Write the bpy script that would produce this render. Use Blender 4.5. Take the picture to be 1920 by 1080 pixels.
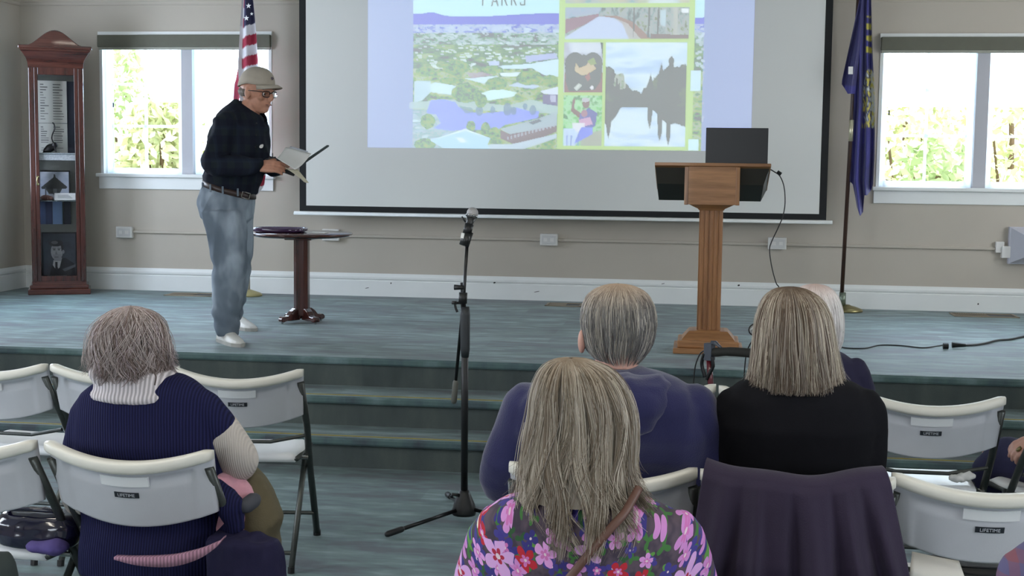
import bpy, bmesh, math, random
import numpy as np
from mathutils import Vector, Matrix, noise
random.seed(4)
for o in list(bpy.data.objects): bpy.data.objects.remove(o, do_unlink=True)
C = bpy.context.scene.collection
sin, cos, PI = math.sin, math.cos, math.pi

# ------------------------------------------------------------------ camera
F, PIT, YAW, ROLL, H = 2550., .092, .140, .012, 1.68
fw = Vector((-sin(YAW)*cos(PIT), cos(YAW)*cos(PIT), -sin(PIT)))
_r = Vector((cos(YAW), sin(YAW), 0)); _u = _r.cross(fw)
cr = _r*cos(ROLL)+_u*sin(ROLL); cu = -_r*sin(ROLL)+_u*cos(ROLL)
cam_d = bpy.data.cameras.new('camera'); cam = bpy.data.objects.new('camera', cam_d); C.objects.link(cam)
cam_d.sensor_width = 36; cam_d.lens = 36*F/1920; cam_d.clip_start = .05; cam_d.clip_end = 300
m = Matrix((cr, cu, -fw)).transposed().to_4x4(); m.translation = (0, 0, H); cam.matrix_world = m
bpy.context.scene.camera = cam

def W(px, py, Y=None, Z=None, X=None):
    """point of the room seen at a pixel, on the plane Y=, Z= or X="""
    d = fw*F+cr*(px-960)-cu*(py-540)
    t = Y/d.y if Y is not None else ((Z-H)/d.z if Z is not None else X/d.x)
    return Vector((0, 0, H))+d*t

# ------------------------------------------------------------------ world and light
EXPO = -.82
w = bpy.data.worlds.new('overcast_sky'); bpy.context.scene.world = w; w.use_nodes = True
bg = w.node_tree.nodes['Background']; bg.inputs[0].default_value = (.88, .94, 1.0, 1); bg.inputs[1].default_value = 12.0
vs = bpy.context.scene.view_settings
vs.view_transform = 'Standard'; vs.look = 'None'; vs.gamma = 1; vs.use_curve_mapping = False; vs.exposure = EXPO
WY = 11.48            # face of the back wall
XL, XR, YB, ZC = -6.05, 3.9, -5.0, 3.6
ZS = .51              # stage floor
def area(name, loc, rot, sx, sy, power, col):
    l = bpy.data.lights.new(name, 'AREA'); l.shape = 'RECTANGLE'; l.size = sx; l.size_y = sy; l.energy = power; l.color = col
    o = bpy.data.objects.new(name, l); C.objects.link(o); o.location = loc; o.rotation_euler = rot; return o
DAY = (.78, .84, 1.0); WARM = (1.0, .93, .80)
area('daylight_left', (XL-.05, 9.6, 2.05), (0, -PI/2, 0), 1.3, 1.2, 95, (.60, .75, 1))
area('daylight_left_rear', (XL-.05, 3.2, 2.0), (0, -PI/2, 0), 1.6, 3.2, 75, (.68, .78, 1))
area('daylight_right', (XR+.05, 9.4, 2.1), (0, PI/2, 0), 1.5, 1.8, 20, (.95, .95, .95))
area('daylight_right_rear', (XR+.05, 1.5, 2.0), (0, PI/2, 0), 1.6, 3.0, 14, DAY)
area('daylight_rear', (-2.5, YB-.05, 1.9), (PI/2, 0, 0), 4.5, 1.8, 26, (.62, .74, 1))
area('daylight_back_left', (W(350, 0, Y=WY).x, WY+.8, 2.75), (-PI/2+.62, 0, 0), 1.6, 1.3, 400, (.48, .72, 1))
area('daylight_back_right', (W(1825, 0, Y=WY).x, WY+.8, 2.75), (-PI/2+.62, 0, 0), 1.6, 1.3, 260, (.54, .75, 1))
for i, (x, y) in enumerate([(-3, 3.6), (0, 3.6), (-3, 0), (0, 0)]):
    area('ceiling_light', (x, y, ZC-.03), (0, 0, 0), 1.2, .3, 36, WARM)

# ------------------------------------------------------------------ materials
def lin(c):
    return tuple(((v/255)/12.92 if v <= 10.3 else (((v/255)+.055)/1.055)**2.4) for v in c)
class N:
    def __init__(s, name):
        s.m = bpy.data.materials.new(name); s.m.use_nodes = True; s.t = s.m.node_tree; s.b = s.t.nodes['Principled BSDF']
    def n(s, typ, **k):
        x = s.t.nodes.new('ShaderNode'+typ)
        for a, v in k.items(): setattr(x, a, v)
        return x
    def l(s, a, b): s.t.links.new(a, b)
    def math(s, op, a, b=None, clamp=False):
        x = s.n('Math', operation=op); x.use_clamp = clamp
        for i, v in enumerate((a, b)):
            if v is None: continue
            if isinstance(v, (int, float)): x.inputs[i].default_value = v
            else: s.l(v, x.inputs[i])
        return x.outputs[0]
    def mix(s, f, a, b):
        x = s.n('Mix', data_type='RGBA')
        for i, v in ((0, f), (6, a), (7, b)):
            if isinstance(v, (int, float)): x.inputs[i].default_value = v
            elif isinstance(v, tuple): x.inputs[i].default_value = (*lin(v), 1)
            else: s.l(v, x.inputs[i])
        return x.outputs[2]
    def coord(s, scale=(1, 1, 1), rot=(0, 0, 0), kind='Object'):
        c = s.n('TexCoord'); mp = s.n('Mapping'); mp.inputs['Scale'].default_value = scale; mp.inputs['Rotation'].default_value = rot
        s.l(c.outputs[kind], mp.inputs[0]); return mp.outputs[0]
    def noise(s, vec, scale, detail=3, rough=.5):
        x = s.n('TexNoise'); s.l(vec, x.inputs[0]); x.inputs['Scale'].default_value = scale; x.inputs['Detail'].default_value = detail; x.inputs['Roughness'].default_value = rough
        return x.outputs[0]
    def bump(s, h, st=.3, dist=.01):
        b = s.n('Bump'); b.inputs['Strength'].default_value = st; b.inputs['Distance'].default_value = dist
        s.l(h, b.inputs['Height']); s.l(b.outputs[0], s.b.inputs['Normal'])
    def ramp(s, f, stops, const=False):
        x = s.n('ValToRGB'); e = x.color_ramp; 
        if const: e.interpolation = 'CONSTANT'
        while len(e.elements) < len(stops): e.elements.new(.5)
        for el, (p, c) in zip(e.elements, stops): el.position = p; el.color = (*lin(c), 1)
        s.l(f, x.inputs[0]); return x.outputs[0]
_mc = {}
def M(name, col, rough=.6, var=.12, vs=12, bump=0, bs=60, spec=.5, metal=0, sheen=0, trans=0, coat=0, stretch=(1, 1, 1)):
    if name in _mc: return _mc[name]
    k = N(name); b = k.b
    b.inputs['Roughness'].default_value = rough; b.inputs['Specular IOR Level'].default_value = spec; b.inputs['Metallic'].default_value = metal
    b.inputs['Sheen Weight'].default_value = sheen; b.inputs['Transmission Weight'].default_value = trans; b.inputs['Coat Weight'].default_value = coat
    v = k.coord(stretch); f = k.noise(v, vs, 4)
    dk = tuple(c*(1-var) for c in col); lt = tuple(min(255, c*(1+var)) for c in col)
    k.l(k.mix(k.math('MULTIPLY_ADD', f, 1.6) if 0 else f, dk, lt), b.inputs['Base Color'])
    if bump: k.bump(k.noise(v, bs, 3), bump)
    _mc[name] = k.m; return k.m
def attr_mat(name, rough=.6, emit=0, base=None):
    k = N(name); a = k.n('Attribute', attribute_name='col')
    if emit:
        k.b.inputs['Base Color'].default_value = (*lin(base), 1); k.l(a.outputs[0], k.b.inputs['Emission Color']); k.b.inputs['Emission Strength'].default_value = emit
    else: k.l(a.outputs[0], k.b.inputs['Base Color'])
    k.b.inputs['Roughness'].default_value = rough; return k.m

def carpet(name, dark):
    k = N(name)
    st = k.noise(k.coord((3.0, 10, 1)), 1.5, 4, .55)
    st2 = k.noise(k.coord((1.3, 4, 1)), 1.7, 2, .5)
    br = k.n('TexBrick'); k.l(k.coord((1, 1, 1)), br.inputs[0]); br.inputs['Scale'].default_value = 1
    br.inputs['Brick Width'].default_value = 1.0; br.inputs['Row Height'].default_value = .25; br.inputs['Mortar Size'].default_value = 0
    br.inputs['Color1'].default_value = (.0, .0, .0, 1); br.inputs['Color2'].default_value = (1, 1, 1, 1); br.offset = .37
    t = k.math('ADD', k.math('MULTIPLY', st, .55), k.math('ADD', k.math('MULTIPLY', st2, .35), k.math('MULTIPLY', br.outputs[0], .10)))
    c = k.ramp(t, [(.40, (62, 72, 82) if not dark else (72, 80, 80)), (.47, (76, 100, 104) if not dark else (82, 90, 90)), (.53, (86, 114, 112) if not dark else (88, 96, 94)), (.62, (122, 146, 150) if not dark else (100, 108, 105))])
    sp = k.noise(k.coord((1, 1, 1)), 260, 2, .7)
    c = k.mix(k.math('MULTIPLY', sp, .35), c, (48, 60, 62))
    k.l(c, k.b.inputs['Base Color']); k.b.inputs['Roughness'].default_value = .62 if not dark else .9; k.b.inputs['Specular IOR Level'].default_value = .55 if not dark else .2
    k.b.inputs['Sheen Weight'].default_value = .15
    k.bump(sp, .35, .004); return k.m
def wood(name, a, b, axis, rough=.35, coat=0, sc=9):
    k = N(name); s = [14, 14, 14]; s[axis] = 1.0
    f = k.noise(k.coord(tuple(s)), sc/6, 5, .6)
    f2 = k.noise(k.coord(tuple(v*5 for v in s)), sc/4, 2, .6)
    k.l(k.ramp(k.math('ADD', k.math('MULTIPLY', f, .8), k.math('MULTIPLY', f2, .2)), [(.32, a), (.62, b)]), k.b.inputs['Base Color'])
    k.b.inputs['Roughness'].default_value = rough; k.b.inputs['Coat Weight'].default_value = coat; k.bump(f2, .08, .004); return k.m
def knit(name, col, pitch, axis=0, amt=.3, rough=.9):
    k = N(name); cd = k.n('TexCoord'); sx = k.n('SeparateXYZ'); k.l(cd.outputs['Object'], sx.inputs[0])
    wv = k.math('SINE', k.math('MULTIPLY', sx.outputs[axis], 2*PI/pitch))
    f = k.math('MULTIPLY_ADD', wv, .5); k.t.nodes[-1].inputs[2].default_value = .5
    k.l(k.mix(f, tuple(c*(1-amt) for c in col), col), k.b.inputs['Base Color']); k.b.inputs['Roughness'].default_value = rough; k.b.inputs['Specular IOR Level'].default_value = .15
    k.bump(f, .5, .004); return k.m

m_wall = M('painted_wall', (184, 176, 164), .85, .02, 3, .05, 150, .3)
m_white = M('white_trim_paint', (226, 228, 226), .45, .015, 6)
m_ceil = M('ceiling_paint', (192, 190, 184), .9, .01)
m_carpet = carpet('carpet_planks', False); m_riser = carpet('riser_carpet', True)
m_plastic = M('white_plastic', (200, 202, 208), .38, .015, 20, .04, 220, .5)
m_plastic_hi = M('white_plastic_smooth', (236, 238, 240), .3, .01, 20)
m_frame = M('hammered_grey_metal', (74, 78, 76), .35, .08, 60, .1, 140, .6, .55)
m_black = M('black_plastic', (22, 23, 25), .45, .1); m_blackm = M('black_metal', (30, 31, 33), .3, .1, spec=.6, metal=.5)
m_steel = M('steel', (170, 172, 172), .25, .05, metal=1.0); m_brass = M('brass', (150, 140, 100), .35, .1, metal=.9)
m_mahog = wood('mahogany', (34, 15, 13), (78, 38, 31), 2, .22, .5); m_mahog_x = wood('mahogany_flat', (42, 19, 16), (86, 46, 37), 0, .2, .6)
m_oak = wood('oak', (122, 80, 48), (176, 124, 78), 2, .4, .15); m_oak_x = wood('oak_flat', (126, 84, 50), (182, 130, 84), 0, .4, .15)
m_glass = N('clear_glass'); m_glass.b.inputs['Transmission Weight'].default_value = 1; m_glass.b.inputs['Roughness'].default_value = 0; m_glass.b.inputs['IOR'].default_value = 1.02; m_glass = m_glass.m
m_paper = M('white_paper', (232, 230, 226), .8, .02); m_ink = M('printed_ink', (120, 122, 126), .8, .05)
m_skin = M('skin', (198, 146, 126), .5, .10, 30, .05, 200, .4); m_skin2 = M('skin_pale', (206, 160, 144), .5, .08, 30, .05, 200, .4)
m_navy = M('navy_fabric', (40, 42, 92), .85, .12, 20, .15, 300, .2, sheen=.3)

# ------------------------------------------------------------------ mesh helpers
def obj(name, bm, mat=None, parent=None, smooth=False, kind=None, bevel=0):
    me = bpy.data.meshes.new(name)
    if isinstance(bm, bmesh.types.BMesh):
        bmesh.ops.recalc_face_normals(bm, faces=bm.faces); bm.to_mesh(me); bm.free()
    else: me = bm; me.name = name
    if mat: me.materials.clear(); me.materials.append(mat)
    if smooth: me.polygons.foreach_set('use_smooth', [True]*len(me.polygons))
    o = bpy.data.objects.new(name, me); C.objects.link(o)
    if parent: o.parent = parent
    if kind: o['kind'] = kind
    if bevel:
        b = o.modifiers.new('bevel', 'BEVEL'); b.width = bevel; b.segments = 2; b.limit_method = 'ANGLE'
    return o
def thing(name, label, cat, loc=(0, 0, 0), rz=0, group=None):
    o = bpy.data.objects.new(name, None); C.objects.link(o); o.location = loc; o.rotation_euler = (0, 0, rz); o.empty_display_size = .1
    o['label'] = label; o['category'] = cat
    if group: o['group'] = group
    return o
def tag(o, label, cat, group=None):
    o['label'] = label; o['category'] = cat
    if group: o['group'] = group
    return o
def dup(root, loc, rz, label):
    r = root.copy(); C.objects.link(r); r.location = loc; r.rotation_euler = (0, 0, rz); r['label'] = label
    for ch in root.children:
        c = ch.copy(); C.objects.link(c); c.parent = r
        for g in ch.children:
            d = g.copy(); C.objects.link(d); d.parent = c
    return r
NB = bmesh.new
def box(bm, lo, hi, mat=None):
    v = [bm.verts.new((x, y, z)) for x in (lo[0], hi[0]) for y in (lo[1], hi[1]) for z in (lo[2], hi[2])]
    if mat is not None:
        for a in v: a.co = mat @ a.co
    for f in ((0, 1, 3, 2), (4, 6, 7, 5), (0, 4, 5, 1), (2, 3, 7, 6), (0, 2, 6, 4), (1, 5, 7, 3)): bm.faces.new([v[i] for i in f])
    return bm
def B(*a):
    bm = NB()
    for lo, hi in a: box(bm, lo, hi)
    return bm
def rings(bm, R, cap=True, closed=True):
    V = [[bm.verts.new(p) for p in r] for r in R]; n = len(V[0])
    for a, b in zip(V, V[1:]):
        for i in range(n if closed else n-1): bm.faces.new((a[i], a[(i+1) % n], b[(i+1) % n], b[i]))
    if cap and closed:
        for r, flip in ((V[0], 1), (V[-1], 0)):
            c = bm.verts.new(sum((v.co for v in r), Vector())/n)
            for i in range(n):
                bm.faces.new((r[(i+1) % n], r[i], c) if flip else (r[i], r[(i+1) % n], c))
    return bm
def tube(bm, pts, rads, seg=12, flat=1.0, round_ends=False):
    pts = [Vector(p) for p in pts]
    if isinstance(rads, (int, float)): rads = [rads]*len(pts)
    rads = list(rads)
    if round_ends:
        a = (pts[0]-pts[1]).normalized(); b = (pts[-1]-pts[-2]).normalized(); ra, rb = rads[0], rads[-1]
        pts = [pts[0]+a*ra*.95, pts[0]+a*ra*.7]+pts+[pts[-1]+b*rb*.7, pts[-1]+b*rb*.95]; rads = [ra*.25, ra*.72]+rads+[rb*.72, rb*.25]
    t = (pts[1]-pts[0]).normalized(); n = t.orthogonal().normalized(); R = []
    if abs(t.x) < .9: n = (Vector((1, 0, 0))-t*t.x).normalized()
    for i, p in enumerate(pts):
        t2 = (pts[min(i+1, len(pts)-1)]-pts[max(i-1, 0)]).normalized(); n = (n-t2*n.dot(t2)).normalized(); b = t2.cross(n)
        R.append([p+(n*cos(2*PI*k/seg)+b*sin(2*PI*k/seg)*flat)*rads[i] for k in range(seg)])
    return rings(bm, R)
def cr_path(P, n=8):
    P = [Vector(p) for p in P]; Q = [P[0]*2-P[1]]+P+[P[-1]*2-P[-2]]; out = []
    for i in range(1, len(Q)-2):
        for k in range(n):
            t = k/n; a, b, c, d = Q[i-1:i+3]
            out.append(.5*((2*b)+(c-a)*t+(2*a-5*b+4*c-d)*t*t+(3*b-a-3*c+d)*t**3))
    return out+[P[-1]]
def lathe(bm, prof, c=(0, 0, 0), seg=32, mat=None):
    R = [[Vector((c[0]+r*cos(2*PI*k/seg), c[1]+r*sin(2*PI*k/seg), c[2]+z)) for k in range(seg)] for r, z in prof]
    if mat: R = [[mat @ p for p in r] for r in R]
    return rings(bm, R)
def ell(bm, c, r, rot=None, seg=20):
    c = Vector(c); R = []
    for i in range(1, 14):
        a = -PI/2+PI*i/14; ring = []
        for k in range(seg):
            v = Vector((r[0]*cos(a)*cos(2*PI*k/seg), r[1]*cos(a)*sin(2*PI*k/seg), r[2]*sin(a)))
            if rot: v = rot @ v
            ring.append(c+v)
        R.append(ring)
    return rings(bm, R)
def prism(bm, poly, y0, y1, mat=None):
    """closed outline in x,z, extruded along y"""
    R = [[Vector((x, y, z)) for x, z in poly] for y in (y0, y1)]
    if mat: R = [[mat @ p for p in r] for r in R]
    V = [[bm.verts.new(p) for p in r] for r in R]; n = len(poly)
    for i in range(n): bm.faces.new((V[0][i], V[0][(i+1) % n], V[1][(i+1) % n], V[1][i]))
    bm.faces.new(V[0]); bm.faces.new(V[1][::-1]); return bm
scratch = bpy.data.scenes.new('scratch')
def bake(o):
    vl = scratch.view_layers[0]; vl.update(); return bpy.data.meshes.new_from_object(o.evaluated_get(vl.depsgraph))
def push(me, f):
    n = len(me.vertices); co = np.empty(n*3, 'f'); me.vertices.foreach_get('co', co); co = co.reshape(-1, 3)
    nm = np.empty(n*3, 'f'); me.vertex_normals.foreach_get('vector', nm); nm = nm.reshape(-1, 3)
    co += nm*np.array([f(c) for c in co.tolist()], 'f')[:, None]; me.vertices.foreach_set('co', co.ravel()); me.update()
def fuse(bm, voxel=.008, smooth=4, wrinkle=None):
    me = bpy.data.meshes.new('t'); bmesh.ops.recalc_face_normals(bm, faces=bm.faces); bm.to_mesh(me); bm.free()
    o = bpy.data.objects.new('t', me); scratch.collection.objects.link(o)
    r = o.modifiers.new('r', 'REMESH'); r.mode = 'VOXEL'; r.voxel_size = voxel
    s = o.modifiers.new('s', 'SMOOTH'); s.iterations = smooth; s.factor = .5
    out = bake(o)
    bpy.data.objects.remove(o, do_unlink=True); bpy.data.meshes.remove(me)
    if wrinkle:
        amp, sc = wrinkle; sc = Vector(sc)
        push(out, lambda c: amp*(1-2*abs(noise.noise((c[0]*sc.x, c[1]*sc.y, c[2]*sc.z))))+amp*.5*noise.noise((c[0]*sc.x*2.3, c[1]*sc.y*2.3, c[2]*sc.z*2.3)))
    return out
def text_mesh(s, size, depth=.0006):
    c = bpy.data.curves.new('t', 'FONT'); c.body = s; c.size = size; c.extrude = depth; c.align_x = 'CENTER'; c.align_y = 'CENTER'; c.resolution_u = 2
    o = bpy.data.objects.new('t', c); scratch.collection.objects.link(o)
    me = bake(o); bpy.data.objects.remove(o, do_unlink=True)
    me.transform(Matrix.Rotation(PI/2, 4, 'X')); return me
def grid_mesh(fn, nu, nv, colors=None, closed_u=False):
    """fn(u,v)->Vector for u,v in 0..1; colors (nv+1,nu+1,3) linear"""
    vs_, fs = [], []
    for j in range(nv+1):
        for i in range(nu+1): vs_.append(fn(i/nu, j/nv))
    for j in range(nv):
        for i in range(nu):
            a = j*(nu+1)+i; fs.append((a, a+1, a+nu+2, a+nu+1))
    me = bpy.data.meshes.new('g'); me.from_pydata(vs_, [], fs)
    if colors is not None:
        at = me.color_attributes.new('col', 'FLOAT_COLOR', 'POINT'); c = np.ones(((nu+1)*(nv+1), 4), 'f'); c[:, :3] = colors.reshape(-1, 3); at.data.foreach_set('color', c.ravel())
    return me

# ------------------------------------------------------------------ painter for prints and the projected slide
class Canvas:
    def __init__(s, x0, y0, x1, y1, step, col):
        s.x0, s.y0, s.x1, s.y1, s.step = x0, y0, x1, y1, step
        s.nu = int((x1-x0)/step); s.nv = int((y1-y0)/step)
        s.X, s.Y = np.meshgrid(np.linspace(x0, x1, s.nu+1), np.linspace(y0, y1, s.nv+1)); s.c = np.zeros(s.X.shape+(3,)); s.c[:] = col
        s.rg = np.random.default_rng(3)
    def inside(s, P):
        P = np.array(P, float); r = np.zeros(s.X.shape, bool); q = np.roll(P, 1, 0)
        for (xa, ya), (xb, yb) in zip(P, q):
            if ya == yb: continue
            r ^= ((s.Y < ya) != (s.Y < yb)) & (s.X < (xb-xa)*(s.Y-ya)/(yb-ya)+xa)
        return r
    def poly(s, P, col, a=1, mask=None):
        k = s.inside(P) if mask is None else mask
        s.c[k] = s.c[k]*(1-a)+np.array(col)*a
    def rect(s, x0, y0, x1, y1, col, a=1): s.poly(None, col, a, (s.X >= x0) & (s.X < x1) & (s.Y >= y0) & (s.Y < y1))
    def ell(s, x, y, rx, ry, col, a=1): s.poly(None, col, a, ((s.X-x)/rx)**2+((s.Y-y)/ry)**2 < 1)
    def fn(s, sx, sy, seed=0, oct=4):
        """smooth value noise 0..1"""
        rg = np.random.default_rng(seed); out = 0; amp = 1; tot = 0
        for o in range(oct):
            gx = int((s.x1-s.x0)/sx)+3; gy = int((s.y1-s.y0)/sy)+3; g = rg.random((gy, gx))
            u = (s.X-s.x0)/sx; v = (s.Y-s.y0)/sy; i = u.astype(int); j = v.astype(int); fu = u-i; fv = v-j; fu = fu*fu*(3-2*fu); fv = fv*fv*(3-2*fv)
            out = out+amp*((g[j, i]*(1-fu)+g[j, i+1]*fu)*(1-fv)+(g[j+1, i]*(1-fu)+g[j+1, i+1]*fu)*fv); tot += amp; amp *= .6; sx = max(sx/2, s.step); sy = max(sy/2, s.step)
        return out/tot
    def tex(s, mask, cols, sx, sy, seed=0):
        f = s.fn(sx, sy, seed); f = np.clip((f-.25)/.5, 0, .999)*(len(cols)-1); i = f.astype(int); t = (f-i)[..., None]; cols = np.array(cols, float)
        s.c[mask] = (cols[i]*(1-t)+cols[i+1]*t)[mask]
    def linear(s): v = np.clip(s.c, 0, 255)/255; return np.where(v <= .04045, v/12.92, ((v+.055)/1.055)**2.4)

# ================================================================== THE SETTING
def struct(name, bm, mat, **k): return obj(name, bm, mat, kind='structure', **k)
def wx(px, py): return W(px, py, Y=WY)
# window openings in the back wall (x0,x1,z0,z1)
zt = wx(350, 66).z; zb = wx(350, 327).z
zb2 = wx(1780, 352).z; zt2 = wx(1780, 70).z
o1 = (wx(189, 200).x, wx(509, 200).x, zb, zt); o2 = (wx(1648, 200).x, wx(1648, 200).x+(o1[1]-o1[0])+.04, (zb+zb2)/2 if 0 else zb2, zt2)
TH = .16
def wall_with_holes(bm, a0, a1, z0, z1, holes, put):
    xs = sorted({a0, a1, *[h[0] for h in holes], *[h[1] for h in holes]})
    for xa, xb in zip(xs, xs[1:]):
        h = [q for q in holes if q[0] <= xa+1e-6 and q[1] >= xb-1e-6]
        if h: put(bm, xa, xb, z0, h[0][2]); put(bm, xa, xb, h[0][3], z1)
        else: put(bm, xa, xb, z0, z1)
bm = NB(); wall_with_holes(bm, XL-.15, XR+.15, 0, ZC, [o1, o2], lambda b, xa, xb, za, zz: box(b, (xa, WY, za), (xb, WY+TH, zz)))
struct('wall_back', bm, m_wall)
bm = NB(); wall_with_holes(bm, YB, WY, 0, ZC, [(1.6, 4.8, 1.2, 2.8), (8.2, 10.2, 1.35, 2.85)], lambda b, ya, yb, za, zz: box(b, (XL-.15, ya, za), (XL, yb, zz)))
struct('wall_left', bm, m_wall)
bm = NB(); wall_with_holes(bm, YB, WY, 0, ZC, [(0, 3, 1.2, 2.8), (8.5, 10.3, 1.35, 2.85)], lambda b, ya, yb, za, zz: box(b, (XR, ya, za), (XR+.15, yb, zz)))
struct('wall_right', bm, m_wall)
bm = NB(); wall_with_holes(bm, XL-.15, XR+.15, 0, ZC, [(-4.75, -.25, 1.0, 2.8)], lambda b, xa, xb, za, zz: box(b, (xa, YB-.15, za), (xb, YB, zz)))
struct('wall_rear', bm, m_wall)
struct('ceiling', B(((XL-.15, YB-.15, ZC), (XR+.15, WY+TH, ZC+.1))), m_ceil)
struct('floor', B(((XL, YB, -.1), (XR, 7.25, 0))), m_carpet)
# stage with two treads; each nosing overhangs its riser, with a thin yellow strip in its top
stage = struct('floor_stage', B(((XL, 7.84, .0), (XR, WY, ZS))), m_carpet)
def nosing(y, z, d=.34):
    bm = NB(); P = [(y+d, z), (y+.012, z), (y, z-.012), (y, z-.032), (y+.006, z-.042), (y+.035, z-.045), (y+d, z-.045)]
    rings(bm, [[Vector((x, a, b)) for a, b in P] for x in (XL, XR)]); return bm
obj('stage_nosing', nosing(7.81, ZS+.001, .06), m_carpet, stage)
m_ystrip = M('yellow_safety_strip', (158, 142, 50), .5, .1, 30)
for i, (y, z) in enumerate([(7.45, .34), (7.13, .17)]):
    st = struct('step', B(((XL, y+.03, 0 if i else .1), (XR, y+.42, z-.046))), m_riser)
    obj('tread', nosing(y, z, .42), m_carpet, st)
    obj('safety_strip', B(((XL, y+.045, z), (XR, y+.058, z+.0025))), m_ystrip, st)
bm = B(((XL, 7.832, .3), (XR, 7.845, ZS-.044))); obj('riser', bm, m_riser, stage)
# baseboards
zbb = wx(300, 503).z-ZS
def base(name, p0, p1, nrm):
    bm = NB(); p0, p1, nrm = Vector(p0), Vector(p1), Vector(nrm)
    P = [(0, 0), (.02, 0), (.02, zbb-.065), (.014, zbb-.06), (.022, zbb-.045), (.022, zbb-.03), (.012, zbb-.012), (.006, zbb), (0, zbb)]
    rings(bm, [[p+nrm*a+Vector((0, 0, b)) for a, b in P] for p in (p0, p1)]); return struct(name, bm, m_white)
bb = base('baseboard_back', (XL, WY, ZS), (XR, WY, ZS), (0, -1, 0))
base('baseboard_left', (XL, 7.85, ZS), (XL, WY, ZS), (1, 0, 0)); base('baseboard_right', (XR, 7.85, ZS), (XR, WY, ZS), (-1, 0, 0))
for px, py, L in [(688, 540, .035), (927, 530, .02), (1006, 547, .05), (1113, 546, .035), (1210, 553, .035), (1243, 532, .03), (1385, 535, .02), (733, 531, .01), (1834, 570, .012)]:
    p = W(px, py, Y=WY-.022); b = NB(); n = 8
    rings(b, [[Vector((p.x+L/2*cos(2*PI*k/n)*(1+.3*sin(k*3)), y, p.z+.009*sin(2*PI*k/n)*(.3 if L > .02 else .8)+L*.12*cos(2*PI*k/n))) for k in range(n)] for y in (WY-.0185, WY-.0225)])
    obj('scuff_mark', b, M('chipped_paint', (60, 58, 56), .9), bb)
# moulding high on the walls
zm = wx(120, 11).z
def mould(name, p0, p1, nrm):
    bm = NB(); p0, p1, nrm = Vector(p0), Vector(p1), Vector(nrm)
    P = [(0, 0), (.008, .002), (.014, .012), (.014, .03), (.02, .035), (.02, .055), (0, .06)]
    rings(bm, [[p+nrm*a+Vector((0, 0, zm+b)) for a, b in P] for p in (p0, p1)]); return struct(name, bm, m_wall)
mould('trim_1', (XL, WY, 0), (XR, WY, 0), (0, -1, 0)); mould('trim_2', (XL, YB, 0), (XL, WY, 0), (1, 0, 0))

# ------------------------------------------------------------------ windows
def vinyl():
    k = N('white_vinyl'); k.b.inputs['Base Color'].default_value = (*lin((228, 230, 234)), 1); k.b.inputs['Roughness'].default_value = .35
    tr = k.n('BsdfTranslucent'); tr.inputs[0].default_value = (*lin((232, 236, 240)), 1); mx = k.n('MixShader'); mx.inputs[0].default_value = .75
    k.l(k.b.outputs[0], mx.inputs[1]); k.l(tr.outputs[0], mx.inputs[2]); k.l(mx.outputs[0], k.t.nodes['Material Output'].inputs[0]); return k.m
m_vinyl = vinyl(); m_blind = M('olive_roller_blind', (98, 98, 86), .8, .05)
def window(name, op):
    x0, x1, z0, z1 = op; y = WY
    w_ = struct(name, B(((x0, y-.012, z1), (x1, y+TH, z1+.012))), m_white)
    def part(nm, bxs, mat=m_vinyl, **k): return obj(nm, B(*bxs), mat, w_, **k)
    part('jamb', [((x0-.004, y-.006, z0), (x0+.022, y+TH, z1))], m_white); part('jamb', [((x1-.022, y-.006, z0), (x1+.004, y+TH, z1))], m_white)
    part('window_sill', [((x0-.035, y-.055, z0-.03), (x1+.035, y+TH, z0))], m_white, bevel=.006)
    part('apron', [((x0-.02, y-.018, z0-.135), (x1+.02, y, z0-.03))], m_white, bevel=.004)
    part('header', [((x0-.01, y-.02, z1-.004), (x1+.01, y, z1+.03))], m_white)
    mx = x0+(x1-x0)*(351-189)/(320); yf = y+.07
    part('mullion', [((mx-.05, y+.01, z0), (mx+.05, y+.10, z1))], M('mullion_paint', (176, 176, 182), .5, .01))
    for xa, xb in ((x0+.022, mx-.05), (mx+.05, x1-.022)):
        s = part('sash', [((xa, yf, z0), (xa+.05, yf+.04, z1)), ((xb-.05, yf, z0), (xb, yf+.04, z1)), ((xa+.05, yf, z0), (xb-.05, yf+.04, z0+.05)), ((xa+.05, yf, z1-.05), (xb-.05, yf+.04, z1))])
        ia, ib, ja, jb = xa+.05, xb-.05, z0+.05, z1-.05
        obj('muntin', B((((ia+ib)/2-.011, yf+.01, ja), ((ia+ib)/2+.011, yf+.03, jb))), m_vinyl, s)
        for k in (1, 2):
            zz = ja+(jb-ja)*k/3; obj('muntin', B(((ia, yf+.011, zz-.011), (ib, yf+.029, zz+.011))), m_vinyl, s)
        obj('window_pane', B(((ia, yf+.018, ja), (ib, yf+.022, jb))), m_glass, s)
    obj('latch', B(((x0+.085, yf-.012, (z0+z1)/2-.02), (x0+.095, yf, (z0+z1)/2+.02))), m_black, w_)
    # rolled-up blind with its head rail
    hgt = .105
    bl = tag(obj('roller_blind', NB(), None), 'x', 'blind') if 0 else thing('roller_blind', 'x', 'blind', ((x0+x1)/2, y, z1))
    hw = (x1-x0)/2
    obj('valance', B(((-hw-.004, -.05, -hgt), (hw+.004, -.004, 0))), m_blind, bl, bevel=.006)
    obj('bottom_rail', B(((-hw, -.035, -hgt-.022), (hw, -.012, -hgt+.002))), M('pale_rail', (150, 150, 138), .5), bl, bevel=.004)
    return bl
window('window_1', o1)['label'] = 'olive grey rolled-up blind on the window beside the US flag'
window('window_2', o2)['label'] = 'olive grey rolled-up blind on the window right of the navy flag'

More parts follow.
